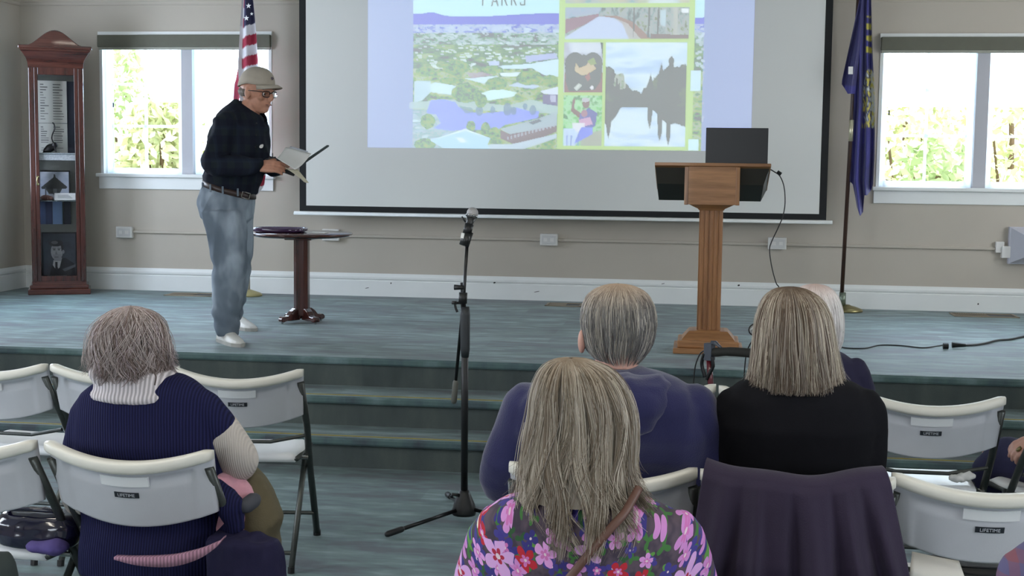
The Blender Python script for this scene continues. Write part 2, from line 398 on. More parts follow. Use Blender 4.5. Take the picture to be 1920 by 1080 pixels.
# ------------------------------------------------------------------ outdoors
lawn = struct('ground_outside', B(((-25, WY+TH, -.4), (25, 60, -.3))), M('lawn', (96, 122, 60), .9, .3, 3))
def leafy(name, label, cx, cy, r, zc, n, col, seed, group='shrubs outside the windows'):
    rg = np.random.default_rng(seed); t = thing(name, label, 'shrub', (cx, cy, -.3), 0, group)
    ph = rg.random(n)*2*PI; ct = rg.random(n)*2-1; rr = (.35+.65*rg.random(n)**.4)
    st = np.sqrt(1-ct**2); lump = 1+.25*np.sin(ph*5+seed)*np.cos(ct*6)
    P = np.stack([rr*lump*r*st*np.cos(ph), rr*lump*r*st*np.sin(ph), zc+rr*lump*r*1.8*ct], 1)
    A = rg.normal(size=(n, 3)); A /= np.linalg.norm(A, axis=1)[:, None]; Bv = np.cross(A, rg.normal(size=(n, 3))); Bv /= np.linalg.norm(Bv, axis=1)[:, None]
    s = (.05+.05*rg.random(n))[:, None]; V = np.stack([P-A*s, P+Bv*s*.5, P+A*s, P-Bv*s*.5], 1).reshape(-1, 3)
    me = bpy.data.meshes.new('foliage'); me.from_pydata(V.tolist(), [], [(4*i, 4*i+1, 4*i+2, 4*i+3) for i in range(n)])
    o = obj('foliage', me, col, t, kind='stuff')
    bm = NB(); tube(bm, [(0, 0, 0), (.03, .02, zc*.5), (0, .05, zc+.3)], [.07, .05, .03], 8)
    for k in range(5): a = k*1.3; tube(bm, [(0, 0, zc*.4), (.5*r*cos(a), .5*r*sin(a), zc+.2*r)], [.03, .012], 6)
    obj('stem', bm, M('bark', (110, 90, 70), .9, .2, 20), t)
lf = M('leaf_green', (196, 226, 168), .6, .25, 4); lf2 = M('leaf_yellow_green', (218, 232, 170), .6, .25, 4)
def lx(px, Y): return W(px, 200, Y=Y).x
leafy('shrub', 'green shrub with blown-out leaves seen through left sash of the left window', lx(236, 16), 16, .55, 2.5, 1500, lf, 1)
leafy('shrub', 'yellow-green shrub behind the lower right panes of the left window sash', lx(300, 13.6), 13.6, .42, 1.95, 1300, lf2, 2)
leafy('shrub', 'pale shrub behind the left half of the right window', lx(1700, 16), 16, .6, 2.2, 1300, lf2, 5)
leafy('shrub', 'low bright shrub behind the lower part of the right window by its centre post', lx(1765, 13.8), 13.8, .45, 1.6, 1000, lf, 6)
leafy('shrub', 'sparse pale shrub behind the right half of the right window', lx(1900, 16.4), 16.4, .7, 2.2, 1300, lf2, 8)

# ------------------------------------------------------------------ projection screen and slide
ys = WY-.20
def sx(px, py): return W(px, py, Y=ys)
sl, sr = sx(561.5, 200).x, sx(1556, 200).x; sb = sx(1050, 404).z; stp = 3.35
scr = thing('projection_screen', 'large pull-down projection screen with black border showing an aerial slide', 'screen', ((sl+sr)/2, ys, sb))
cxs = (sl+sr)/2; hw = (sr-sl)/2; bw = .058
obj('border', B(((-hw, -.002, 0), (-hw+bw, .002, stp-sb)), ((hw-bw, -.002, 0), (hw, .002, stp-sb)), ((-hw+bw, -.002, 0), (hw-bw, .002, .048)), ((-hw+bw, -.002, stp-sb-.05), (hw-bw, .002, stp-sb))), M('screen_black_border', (26, 27, 28), .85), scr)
obj('fabric', B(((-hw+bw, -.0015, .048), (hw-bw, .0015, stp-sb-.05))), M('screen_fabric', (222, 222, 218), .95, .003, 3, spec=.1), scr)
bm = NB(); tube(bm, [(-hw-.05, 0, -.018), (hw+.05, 0, -.018)], .018, 12, .7); obj('weight_bar', bm, m_white, scr, smooth=True)
obj('casing', B(((-hw-.1, -.05, stp-sb-.02), (hw+.1, .12, stp-sb+.12))), m_white, scr)

SK, HL = (196, 240, 255), (150, 160, 232)
cv = Canvas(688, -150, 1412, 279, 1.3, (176, 188, 222))
X, Y = cv.X, cv.Y
ph = (X > 776) & (X < 1321)
cv.poly(None, (206, 242, 250), 1, ph); 
cv.poly(None, (150, 158, 228), 1, ph & (Y > 24+4*np.sin((X-776)/60)-6*np.exp(-((X-812)/18)**2)+(X-776)*.012))
cv.tex(ph & (Y > 44), [(150, 158, 215), (172, 182, 225), (215, 235, 250), (160, 172, 200)], 9, 4, 1)
cv.tex(ph & (Y > 60), [(140, 152, 160), (150, 170, 160), (165, 185, 170), (205, 225, 235), (160, 176, 170)], 14, 6, 2)
cv.tex(ph & (Y > 82), [(140, 156, 150), (152, 172, 148), (164, 184, 150), (182, 200, 170)], 22, 9, 3)
rg = np.random.default_rng(9)
for i in range(420):
    x = 780+rg.random()*270; y = 50+rg.random()**1.4*110; s_ = 1+(y-50)/40
    cv.rect(x, y, x+s_*(1+4*rg.random()), y+s_*1.0, (225, 245, 252), .85)
for i in range(60):
    x = 1306+rg.random()*14; y = 52+rg.random()*200; cv.rect(x, y, x+5, y+4, (215, 235, 250), .8)
def q(x, y): return (770+x/3.723, y/3.723)
def PL(pts, col, a=1): cv.poly([q(*p) for p in pts], col, a)
WB = (214, 240, 252)
# trees belt near lake, streets, buildings, lake
lo = ph & (Y > 128); cv.tex(lo, [(140, 158, 130), (158, 180, 128), (178, 198, 150), (196, 214, 190), (150, 170, 140)], 16, 9, 4)
cv.tex(ph & (Y > 205) & (X < 860), [(200, 225, 245), (170, 190, 190), (215, 240, 250)], 14, 6, 5)
PL([(0, 715), (330, 690), (700, 735), (870, 690), (1060, 740), (1060, 790), (350, 760), (0, 760)], (196, 218, 226), .8)
PL([(625, 455), (860, 440), (1055, 405), (1055, 530), (960, 520), (870, 470), (650, 478)], WB); PL([(820, 385), (1030, 365), (1050, 400), (830, 430)], (196, 206, 245), .9)
PL([(560, 425), (640, 420), (640, 450), (570, 455)], (205, 220, 248)); PL([(395, 545), (560, 530), (620, 525), (640, 545), (530, 580)], WB)
PL([(640, 505), (790, 500), (800, 530), (660, 530)], (224, 244, 252)); PL([(410, 505), (520, 500), (600, 520), (440, 545)], (196, 180, 206), .7)
PL([(130, 600), (180, 572), (350, 600), (365, 620), (300, 660), (150, 640)], WB); PL([(30, 565), (150, 560), (150, 640), (90, 700), (30, 720)], (205, 230, 248), .9)
PL([(705, 595), (775, 568), (930, 595), (880, 615)], (206, 225, 245)); PL([(470, 665), (560, 630), (640, 615), (765, 640), (740, 670), (560, 700)], (216, 246, 246))
PL([(930, 630), (1055, 600), (1055, 655), (960, 650)], (222, 235, 250)); PL([(950, 655), (1055, 655), (1055, 735), (950, 720)], (160, 150, 180))
PL([(1000, 660), (1040, 660), (1040, 705), (1005, 705)], (215, 225, 245), .7)
lake = [(150, 700), (240, 690), (330, 712), (350, 745), (440, 780), (520, 790), (620, 780), (700, 770), (760, 745), (850, 770), (925, 770), (915, 820), (780, 850), (680, 870), (640, 900), (440, 905), (300, 915), (170, 900), (225, 860), (190, 800), (120, 790)]
PL(lake, (172, 184, 252)); PL([(350, 735), (450, 750), (460, 785), (400, 790)], (160, 178, 180), .8)
for x, y, r_ in [(500, 770, 26), (595, 765, 18), (700, 760, 30), (745, 770, 20), (880, 765, 24), (825, 740, 16)]: cv.ell(*q(x, y), r_/3.7, r_*1.5/3.7, (158, 174, 190), .85)
for x, y, rx, ry in [(400, 650, 90, 60), (330, 465, 90, 45), (620, 580, 70, 40), (590, 480, 70, 25), (850, 540, 80, 45), (510, 700, 40, 45), (1000, 560, 50, 40), (110, 500, 60, 30), (130, 850, 48, 48), (110, 1015, 70, 40), (985, 1010, 40, 35), (440, 880, 30, 35), (545, 905, 30, 50), (610, 930, 40, 40), (1030, 850, 25, 60), (300, 560, 80, 20)]:
    mk = ((X-q(x, y)[0])*3.7/rx)**2+((Y-q(x, y)[1])*3.7/ry)**2 < 1+.5*cv.fn(6, 6, int(x))
    cv.tex(mk & ph, [(146, 168, 124), (166, 190, 130), (182, 204, 150)], 7, 5, int(x+y))
PL([(150, 985), (400, 900), (580, 965), (560, 1010), (590, 1045), (260, 1045)], (196, 228, 250)); PL([(330, 960), (380, 965), (415, 990), (370, 1000)], (232, 246, 252))
PL([(150, 985), (400, 900), (580, 965), (400, 915)], (225, 245, 252))
PL([(650, 900), (930, 820), (1050, 775), (1050, 870), (880, 905), (720, 935)], (190, 206, 214)); PL([(850, 850), (920, 828), (950, 840), (880, 868)], (140, 160, 165))
PL([(650, 905), (720, 935), (880, 905), (1050, 870), (1050, 915), (930, 965), (740, 1005), (650, 965)], (166, 158, 160))
for i in range(14): PL([(700+25*i, 955-7*i), (712+25*i, 952-7*i), (712+25*i, 972-7*i), (700+25*i, 975-7*i)], (205, 210, 225), .8)
PL([(570, 1010), (740, 1005), (1050, 930), (1050, 960), (800, 1045), (580, 1045)], (205, 222, 235))
# letters cut by the top of the picture: PARKS
LT = (120, 130, 138)
def letter(s_, x):
    t = 2.6; y0, y1 = -20, 9
    def r(a, b, c_, d): cv.rect(x+a, y0+b, x+c_, y0+d, LT)
    if s_ == 'P': r(0, 0, t, 29); r(0, 0, 10, t); r(0, 13, 10, 13+t); r(10-t+.8, 1, 10.8, 15)
    if s_ == 'A':
        for a in range(30): cv.rect(x+5.5-a*.19-1.2, y0+a, x+5.5-a*.19+1.6, y0+a+1.2, LT); cv.rect(x+5.5+a*.19-1.2, y0+a, x+5.5+a*.19+1.6, y0+a+1.2, LT)
        r(1.5, 20, 10, 22.5)
    if s_ == 'R': letter('P', x); [cv.rect(x+3.5+a*.42, y0+14+a, x+3.5+a*.42+2.9, y0+15.2+a, LT) for a in range(15)]
    if s_ == 'K': r(0, 0, t, 29); [cv.rect(x+2+a*.5, y0+14+a, x+2+a*.5+3, y0+15.2+a, LT) for a in range(15)]; [cv.rect(x+2+a*.5, y0+14-a, x+2+a*.5+3, y0+15.2-a, LT) for a in range(15)]
    if s_ == 'S': r(1, 0, 10, t); r(0, 1, t, 13); r(1, 12.5, 10, 15); r(8, 14, 10.6, 28); r(1, 26.4, 10, 29); r(0, 23, t, 28)
for s_, x in zip('PARKS', (907, 926, 944, 962, 979)): letter(s_, x)
# green collage frame and its five pictures
cv.rect(1053, -150, 1305, 279, (200, 226, 170))
def g(x, y): return (1020+x/3.722, y/3.722)
def gr(x0, y0, x1, y1): a = g(x0, y0); b = g(x1, y1); return (X >= a[0]) & (X < b[0]) & (Y >= a[1]) & (Y < b[1])
def GP(pts, col, a=1): cv.poly([g(*p) for p in pts], col, a)
mk = gr(165, -500, 1018, 22); cv.tex(mk, [(170, 185, 190), (195, 205, 205), (215, 210, 190), (190, 205, 190)], 20, 8, 11); GP([(740, 0), (940, 0), (950, 20), (740, 20)], (220, 235, 240))
mk = gr(165, 48, 1018, 265); cv.tex(mk, [(150, 160, 160), (176, 186, 186), (195, 205, 205), (160, 165, 150)], 8, 12, 12)
GP([(165, 48), (420, 48), (400, 90), (165, 120)], (186, 200, 222), .8); GP([(165, 130), (400, 92), (400, 125), (165, 230)], (176, 150, 166)); GP([(165, 258), (400, 110), (470, 106), (560, 150), (610, 265), (165, 265)], (206, 220, 244))
GP([(400, 108), (520, 105), (640, 150), (760, 265), (690, 265), (610, 190), (520, 125)], (180, 165, 160)); GP([(610, 265), (560, 160), (500, 120), (600, 160), (690, 265)], (205, 205, 205), .8)
for x, w2 in ((640, 8), (740, 14), (805, 12), (915, 30)): GP([(x, 48), (x+w2, 48), (x+w2-4, 255), (x-4, 255)], (200, 205, 200) if x > 900 else (150, 155, 148))
GP([(820, 70), (860, 70), (860, 180), (825, 175)], (205, 228, 238), .8); GP([(965, 60), (1015, 60), (1015, 90), (965, 90)], (235, 245, 250)); GP([(760, 230), (1018, 240), (1018, 265), (760, 265)], (165, 155, 150))
mk = gr(162, 292, 432, 640); cv.tex(mk, [(170, 165, 170), (210, 220, 235), (225, 235, 245)], 20, 20, 13)
GP([(165, 500), (432, 500), (432, 640), (165, 640)], (176, 150, 156)); GP([(415, 292), (432, 292), (432, 400)], (150, 160, 150))
cv.ell(*g(240, 440), 19, 22, (150, 120, 128)); cv.ell(*g(365, 440), 18, 22, (155, 118, 128)); GP([(168, 460), (300, 370), (432, 460), (420, 560), (380, 620), (230, 630), (180, 560)], (154, 120, 126))
GP([(170, 545), (280, 545), (300, 620), (200, 630)], (140, 145, 138)); GP([(245, 430), (270, 470), (320, 450), (340, 415), (380, 420), (370, 450), (390, 470), (330, 510), (290, 520), (240, 490)], (216, 204, 180))
GP([(325, 420), (370, 395), (390, 440), (350, 450)], (176, 190, 150)); GP([(235, 610), (270, 575), (290, 590), (255, 625)], (215, 225, 220)); cv.ell(*g(360, 605), 3.2, 3.4, (240, 245, 250)); GP([(310, 530), (340, 500), (350, 540), (330, 560)], (190, 110, 120), .8)
mk = gr(162, 660, 432, 1012); cv.tex(mk, [(150, 190, 150), (176, 222, 176), (196, 240, 200), (150, 176, 150)], 9, 9, 14); GP([(290, 940), (432, 900), (432, 1012), (290, 1012)], (190, 196, 186))
GP([(228, 690), (245, 680), (240, 750), (300, 790), (290, 830), (215, 770)], (172, 150, 156)); GP([(280, 790), (340, 745), (400, 780), (390, 870), (350, 900), (270, 870)], (152, 140, 196)); cv.ell(*g(322, 715), 7.2, 9, (170, 152, 156)); cv.ell(*g(318, 690), 6.5, 4, (215, 215, 225))
cv.ell(*g(310, 785), 6, 7, (190, 165, 176)); GP([(270, 830), (350, 810), (370, 860), (290, 880)], (220, 190, 215)); GP([(225, 850), (310, 850), (320, 900), (240, 930)], (232, 238, 245)); GP([(165, 890), (240, 890), (290, 950), (250, 1012), (165, 1012)], (208, 228, 250)); GP([(290, 880), (370, 880), (370, 930), (280, 980), (240, 1000)], (166, 176, 246))
for x in (185, 215, 265): GP([(x, 940), (x+14, 940), (x+10, 1012), (x, 1012)], (160, 172, 222), .7)
mk = gr(452, 292, 1012, 1012); cv.tex(mk, [(196, 218, 246), (214, 236, 252), (226, 244, 250), (204, 226, 250)], 50, 14, 15)
tl = cv.fn(5, 40, 16, 3); xx = (X-1020)*3.722; yy = Y*3.722
tl2 = cv.fn(3, 3, 26, 2); top = 22*(tl2-.5)+np.interp(xx, [452, 500, 560, 640, 700, 760, 800, 860, 900, 930, 1012], [450, 470, 560, 610, 640, 560, 540, 470, 440, 460, 440])+40*(tl-.5)-np.where(abs(xx-905) < 22-.35*np.abs(yy-420), 55, 0)*1
bot = 1310-top+60*(tl-.5)+40*(tl2-.5)
cv.tex(mk & (yy > top) & (yy < np.maximum(bot, 740)), [(146, 148, 140), (152, 156, 150), (160, 166, 154)], 30, 30, 17)
for (px_, h0) in ((905, 375), (838, 430), (765, 505)): GP([(px_-22, h0+90), (px_, h0), (px_+22, h0+90), (px_+26, 640), (px_-26, 640)], (148, 152, 148))
for (px_, h0) in ((895, 1005), (765, 890), (480, 960), (835, 980)): GP([(px_-20, 700), (px_+20, 700), (px_+14, h0-60), (px_, h0), (px_-14, h0-60)], (152, 156, 152))
cv.tex(mk & (np.hypot(xx-560, (yy-560)) < 55) & (tl > .5), [(170, 180, 170), (222, 232, 220)], 6, 6, 18)
cv.rect(1300, 130, 1318, 168, (214, 240, 252)); cv.rect(1298, 258, 1316, 279, (214, 244, 252))
# what the projector adds on top of the room light on the fabric
amb = np.array([((v/255+.055)/1.055)**2.4 for v in (158, 161, 160)])
E_ = np.clip(cv.linear()-amb*.96, 0, 1)
c00, c10, c01 = sx(688, 0), sx(1412, 0), sx(693, 279); 
x_l, x_r = sx(690, 150).x-cxs, sx(1411, 150).x-cxs; z_b = sx(1050, 280).z-sb; pxm = (x_r-x_l)/(1412-688)
pzm = (sx(1050, 2).z-sx(1050, 280).z)/278
def slide_fn(u, v): return Vector((x_l+(x_r-x_l)*u, -.0035, z_b+(1-v)*429*pzm))
m_slide = attr_mat('projected_slide', .95, 2**-EXPO, (222, 222, 218)); m_slide.node_tree.nodes['Principled BSDF'].inputs['Specular IOR Level'].default_value = .1
obj('projected_slide', grid_mesh(slide_fn, cv.nu, cv.nv, E_), m_slide, scr)

# ================================================================== OBJECTS ON THE WALL
m_box = M('outlet_box', (216, 214, 210), .5, .02)
def outlet(px, py, label, loc_y=WY):
    p = wx(px, py); t = thing('outlet_box', label, 'outlet box', (p.x, WY, p.z-.05))
    obj('housing', B(((-.075, -.045, 0), (.075, 0, .1))), m_box, t, bevel=.006)
    obj('cover_plate', B(((-.06, -.049, .014), (.06, -.044, .086))), M('outlet_plate', (200, 199, 197), .4, .01), t, bevel=.002)
    for s_ in (-1, 1):
        obj('socket', B(((s_*.028-.016, -.051, .035), (s_*.028+.016, -.048, .065))), m_box, t, bevel=.001)
    return t
outlet(236, 435, 'small white outlet box on the wall below the left window')
outlet(622, 440, 'white outlet box mostly hidden behind the round pedestal table top')
outlet(1030, 449, 'white outlet box under the middle of the projection screen')
outlet(1457, 456, 'white outlet box with the laptop cord hanging in front of it')
p = wx(1888, 467); t = thing('outlet_box', 'white double outlet box beside the wall speaker at right edge', 'outlet box', (p.x-.05, WY, p.z-.06))
obj('housing', B(((-.045, -.04, .03), (.02, 0, .12))), m_box, t, bevel=.004); obj('side_box', B(((.0, -.055, -.01), (.09, 0, .085))), m_box, t, bevel=.004)
zc = (wx(250, 434).z+wx(1870, 466).z)/2
cond = thing('cable_raceway', 'thin beige cable raceway running between the outlet boxes along the wall', 'cable raceway', (0, WY, zc))
xs_ = [wx(px, 440).x for px in (236, 622, 1030, 1457, 1882)]
for a, b in zip(xs_, xs_[1:]): obj('raceway_channel', B(((a+.075, -.022, -.012), (b-.075+.02, 0, .012))), m_wall, cond, bevel=.004)
# bevelled white wall speaker at the right edge
p0 = wx(1891, 425); p1 = wx(1891, 494); t = thing('wall_speaker', 'white square wall speaker with deep sloping sides at right edge of the picture', 'speaker', (p0.x, WY, p1.z))
hh = p0.z-p1.z; bm = NB(); R = []
for ins, d in ((0, 0), (0, -.05), (.012, -.055), (.095, -.17), (.1, -.17)):
    R.append([Vector((ins, d, ins*.65)), Vector((.5-ins, d, ins*.65)), Vector((.5-ins, d, hh-ins*.65)), Vector((ins, d, hh-ins*.65))])
rings(bm, R); obj('cabinet', bm, M('speaker_white', (196, 196, 206), .5, .01), t)
obj('grille', B(((.12, -.176, .08), (.38, -.168, hh-.08))), M('speaker_grille', (170, 170, 176), .7, .1, 120), t)

# floor registers
def vent(px, py, w_, label):
    p = W(px, py, Z=ZS); t = thing('floor_vent', label, 'floor vent', (p.x, p.y, ZS))
    m_ = M('vent_beige_metal', (142, 128, 108), .5, .05, metal=.2)
    h = w_/2; d = .12
    obj('vent_frame', B(((-h, -d, 0), (h, -d+.018, .007)), ((-h, d-.018, 0), (h, d, .007)), ((-h, -d, 0), (-h+.02, d, .007)), ((h-.02, -d, 0), (h, d, .007))), m_, t, bevel=.002)
    obj('vent_well', B(((-h+.01, -d+.01, .0005), (h-.01, d-.01, .0015))), m_black, t)
    n = 14
    for k in range(n):
        x = -h+.03+(2*h-.06)*k/(n-1)*.55; obj('louver', B(((x-.004, -d+.018, .0015), (x+.004, d-.018, .006))), m_, t)
vent(360, 553, .42, 'beige floor vent on the stage beside the speaking man'); vent(1058, 572, .30, 'beige floor vent near the wall behind the grey-haired man'); vent(1845, 592, .50, 'beige floor vent below the right window')

# ================================================================== DISPLAY CABINET
pL = W(55, 553, Z=ZS); pR = W(167, 549, Z=ZS); wd = (pR-pL).length; ang = math.atan2(pR.y-pL.y, pR.x-pL.x); ang = .44
cw = .44; dep = .30
ctr = (pL+pR)/2+Vector((-sin(ang), cos(ang), 0))*(dep/2+.03)
ctr = Vector((-5.505, 11.05, ZS))
cab = thing('display_cabinet', 'tall mahogany glass display cabinet with arched bonnet in the left corner', 'display cabinet', ctr, ang)
hc = W(95, 98, Y=ctr.y).z-ZS     # cornice height
a, b = cw/2, dep/2
obj('plinth', B(((-a-.035, -b-.03, 0), (a+.035, b, .05)), ((-a-.02, -b-.02, .05), (a+.02, b, .085))), m_mahog_x, cab, bevel=.008)
obj('bottom_panel', B(((-a, -b, .085), (a, b, .115))), m_mahog_x, cab)
for x in (-a, a-.045):
    for y in (-b, b-.045): obj('corner_post', B(((x, y, .1), (x+.045, y+.045, hc-.14))), m_mahog, cab, bevel=.006)
dr = obj('door', B(((-a+.045, -b-.004, .115), (-a+.075, -b+.02, hc-.14)), ((a-.075, -b-.004, .115), (a-.045, -b+.02, hc-.14)), ((-a+.075, -b-.004, .115), (a-.075, -b+.02, .16)), ((-a+.075, -b-.004, hc-.2), (a-.075, -b+.02, hc-.14))), m_mahog, cab, bevel=.003)
obj('door_glass', B(((-a+.07, -b+.005, .15), (a-.07, -b+.009, hc-.18))), m_glass, dr)
bm = NB(); 
for zz in (.94, 1.0): lathe(bm, [(.004, -.0), (.012, .004), (.006, .012), (.004, .014)], mat=Matrix.Translation((-a+.06, -b-.006, zz)) @ Matrix.Rotation(PI/2, 4, 'X'), seg=10)
tube(bm, [(-a+.06, -b-.02, .94), (-a+.055, -b-.024, .97), (-a+.06, -b-.02, 1.0)], .004, 8); obj('door_pull', bm, m_brass, dr)
obj('side_glass', B(((-a+.01, -b+.045, .115), (-a+.014, b-.045, hc-.14))), m_glass, cab); obj('side_glass', B(((a-.014, -b+.045, .115), (a-.01, b-.045, hc-.14))), m_glass, cab)
obj('back_panel', B(((-a+.045, b-.015, .115), (a-.045, b-.005, hc-.14))), M('mirror_back', (120, 124, 120), .3, .1, 3, metal=.3), cab)
def outline(s_, x0):
    P = [(-s_*(a+.07), 0), (s_*(a+.07), 0)]
    return P
prof = [(-1.0, 0), (-1.0, .028)]
for k in range(0, 21): u = -0.72+1.44*k/20; prof.append((u, .03+.125*(cos(u/.72*PI)*.5+.5)**.75))
prof += [(1.0, .028), (1.0, 0)]
bm = NB(); prism(bm, [(u*(a+.055), hc+z) for u, z in prof], -b-.05, -b-.005); obj('bonnet', bm, m_mahog_x, cab, bevel=.006)
bm = NB(); prism(bm, [(u*(a+.075), hc+z+(.012 if 0 < i < len(prof)-1 else .01)) for i, (u, z) in enumerate(prof)], -b-.075, -b-.045); obj('bonnet_moulding', bm, m_mahog_x, cab, bevel=.008)
bm = NB(); R = []
for e, z in ((.0, hc-.14), (.004, hc-.1), (.012, hc-.07), (.02, hc-.055), (.05, hc-.01), (.06, hc), (.06, hc+.028), (.0, hc+.03)):
    R.append([Vector((-a-e, -b-e, z)), Vector((a+e, -b-e, z)), Vector((a+e, b, z)), Vector((-a-e, b, z))])
rings(bm, R); obj('cornice', bm, m_mahog_x, cab)
zsh = [.115, .735, 1.235, ]
zsh = [W(95, 375, Y=ctr.y).z-ZS, W(95, 288, Y=ctr.y).z-ZS]
for z in zsh: obj('glass_shelf', B(((-a+.03, -b+.03, z-.008), (a-.03, b-.03, z))), M('shelf_glass_edge', (170, 185, 190), .1, 0, trans=.7), cab)
def incab(x, y, z):
    return ctr+Matrix.Rotation(ang, 3, 'Z') @ Vector((x, y, z))
def sheet(name, label, cat, canvas_, wid, loc, tilt=.1, thick=.006, frame=None, rz=0.0, group=None):
    """a print standing in the cabinet, leaning back"""
    hgt = wid*canvas_.nv/canvas_.nu; t = thing(name, label, cat, incab(*loc), ang+rz, group)
    f = lambda u, v: Vector(((u-.5)*wid, (1-v)*hgt*sin(tilt)-thick-.001, (1-v)*hgt*cos(tilt)+.0))
    obj('print', grid_mesh(f, canvas_.nu, canvas_.nv, canvas_.linear()), attr_mat('print_'+name, .5), t)
    e = .012 if frame else 0
    bm = B(((-wid/2-e, -.0, -e*0), (wid/2+e, thick, hgt+e)))
    if frame:
        for q_ in (((-wid/2-e, -thick-.004, 0), (-wid/2, 0, hgt+e)), ((wid/2, -thick-.004, 0), (wid/2+e, 0, hgt+e)), ((-wid/2, -thick-.004, hgt), (wid/2, 0, hgt+e)), ((-wid/2, -thick-.004, -.002), (wid/2, 0, .004))): box(bm, *q_)
    for v in bm.verts: v.co = Matrix.Rotation(-tilt, 3, 'X') @ v.co
    obj('frame' if frame else 'backing', bm, frame or m_paper, t)
    return t
# typed list, two pages
rg = np.random.default_rng(2)
for nm, x0, h_, n_, z_, lab in (('a', 0, 96, 14, zsh[1]+.23, 'white sheet with a two-column typed list, upper one in the cabinet'), ('b', 0, 84, 8, zsh[1]+.0, 'white typed sheet behind the cat figurine, lower one in the cabinet')):
    c_ = Canvas(0, 0, 66, 100 if nm == 'a' else 72, .8, (222, 222, 214)); 
    for k in range(n_):
        y = 8+k*(88/ n_ if nm == 'a' else 5.2); c_.rect(5, y, 9+rg.random()*16, y+2, (120, 120, 118)); c_.rect(34, y, 48+rg.random()*12, y+2, (120, 120, 118))
    if nm == 'b':
        for k in range(2): c_.rect(6, 58+5*k, 56-18*k, 60+5*k, (140, 140, 138))
        s_ = sheet('list_sheet', lab, 'paper sheet', c_, .235, (-.035, .05, z_), .02)
    else: sheet('list_sheet', lab, 'paper sheet', c_, .235, (-.035, .052, zsh[1]+.262), .02)
obj_d = tag(obj('dark_board', B(((-.02, 0, 0), (.13, .008, .62))), M('dark_blue_board', (52, 58, 74), .6, .1)), 'dark blue board standing behind the white list sheets in the cabinet', 'board')
obj_d.location = incab(.03, .085, zsh[1]); obj_d.rotation_euler = (0, 0, ang)
# cat figurine with raised tail
t = thing('cat_figurine', 'black cat figurine with raised tail on the upper cabinet shelf', 'figurine', incab(-.03, -.07, zsh[1]), ang)
bm = NB(); ell(bm, (-.03, 0, .045), (.045, .028, .035), Matrix.Rotation(-.5, 3, 'Y')); ell(bm, (.01, 0, .072), (.026, .024, .026)); ell(bm, (-.06, 0, .025), (.025, .022, .025)); tube(bm, [(.012, .01, .06), (.02, .012, .01)], [.01, .008], 8, round_ends=True); tube(bm, [(.012, -.01, .06), (.02, -.012, .01)], [.01, .008], 8, round_ends=True)
ell(bm, (-.06, .0, .01), (.03, .02, .01)); lathe(bm, [(.008, .09), (.001, .108)], (.0, .012, 0), 8); lathe(bm, [(.008, .09), (.001, .108)], (.0, -.012, 0), 8)
obj('body', fuse(bm, .004, 3), M('cat_black', (30, 28, 32), .3, .1), t, True)
bm = NB(); tube(bm, cr_path([(.0, 0, .09), (-.012, 0, .13), (-.004, 0, .17), (.012, 0, .21), (.008, 0, .25), (-.006, 0, .262)]), .0055, 8); obj('tail', bm, M('cat_black', (0, 0, 0)), t, True)
obj('base', B(((-.085, -.04, 0), (.05, .04, .012))), M('figurine_base', (44, 56, 44), .5), t, bevel=.004)
# lace strip on the shelf edge
lc = obj('shelf_lace', B(((-.145, -.004, -.05), (.145, 0, .012))), M('lace', (200, 204, 220), .8, .25, 90)); tag(lc, 'pale patterned strip hanging from the front edge of the upper cabinet shelf', 'shelf lace'); lc.location = incab(.0, -b+.04, zsh[1]-.006); lc.rotation_euler = (0, 0, ang)
# framed photograph of a building with a pyramid roof
c_ = Canvas(0, 0, 60, 62, .7, (190, 198, 216)); c_.tex(c_.Y < 40, [(176, 186, 206), (210, 214, 226)], 20, 12, 1)
c_.poly([(2, 34), (28, 12), (29, 5), (31, 5), (33, 12), (57, 33), (54, 37), (4, 38)], (56, 60, 60)); c_.poly([(12, 38), (46, 37), (40, 48), (18, 48)], (74, 78, 78)); c_.rect(27, 37, 35, 50, (120, 125, 130)); c_.tex(c_.Y > 50, [(196, 200, 214), (226, 230, 240)], 8, 5, 2)
c_.rect(10, 34, 13, 52, (90, 95, 98))
sheet('framed_photograph', 'black framed photograph of a pyramid-roofed pavilion on the middle cabinet shelf', 'picture', c_, .235, (-.03, .0, zsh[0]), .1, frame=m_black)
t = thing('caption_card', 'white slanted caption card lying at the front of the middle cabinet shelf', 'card', incab(.055, -.085, zsh[0]+.004), ang)
obj('card', B(((-.085, 0, 0), (.085, .003, .075)), ), m_paper, t); t.rotation_euler = (-.7, 0, ang)
for k in range(4): obj('text_line', B(((-.06, -.001, .02+.011*k), (.06-.01*k, .0, .024+.011*k))), m_ink, t)
t = thing('rock_specimen', 'small reddish brown lump left of the slanted card in the cabinet', 'rock', incab(-.1, -.08, zsh[0]), ang); bm = NB(); ell(bm, (0, 0, .022), (.04, .03, .022)); ell(bm, (.03, 0, .018), (.03, .025, .018)); obj('stone', fuse(bm, .004, 2, (.004, (60, 60, 60))), M('redbrown_stone', (96, 66, 58), .8, .3, 30), t, True)
for k, (x, c0, lab) in enumerate(((-.13, (70, 84, 120), 'dark blue booklet'), (-.08, (44, 52, 82), 'navy booklet'), (-.01, (120, 146, 186), 'light blue booklet'), (.07, (30, 36, 52), 'almost black booklet'))):
    o = obj('booklet', B(((-.028 if k != 2 else -.04, 0, 0), (.028 if k != 2 else .04, .012, .2))), M('booklet_%s' % lab.replace(' ', '_'), c0, .5, .05)); o.location = incab(x, .07, zsh[0]-.21); o.rotation_euler = (0, 0, ang)
    tag(o, lab+' standing behind the portrait on the bottom of the cabinet', 'booklet', 'booklets in the cabinet')
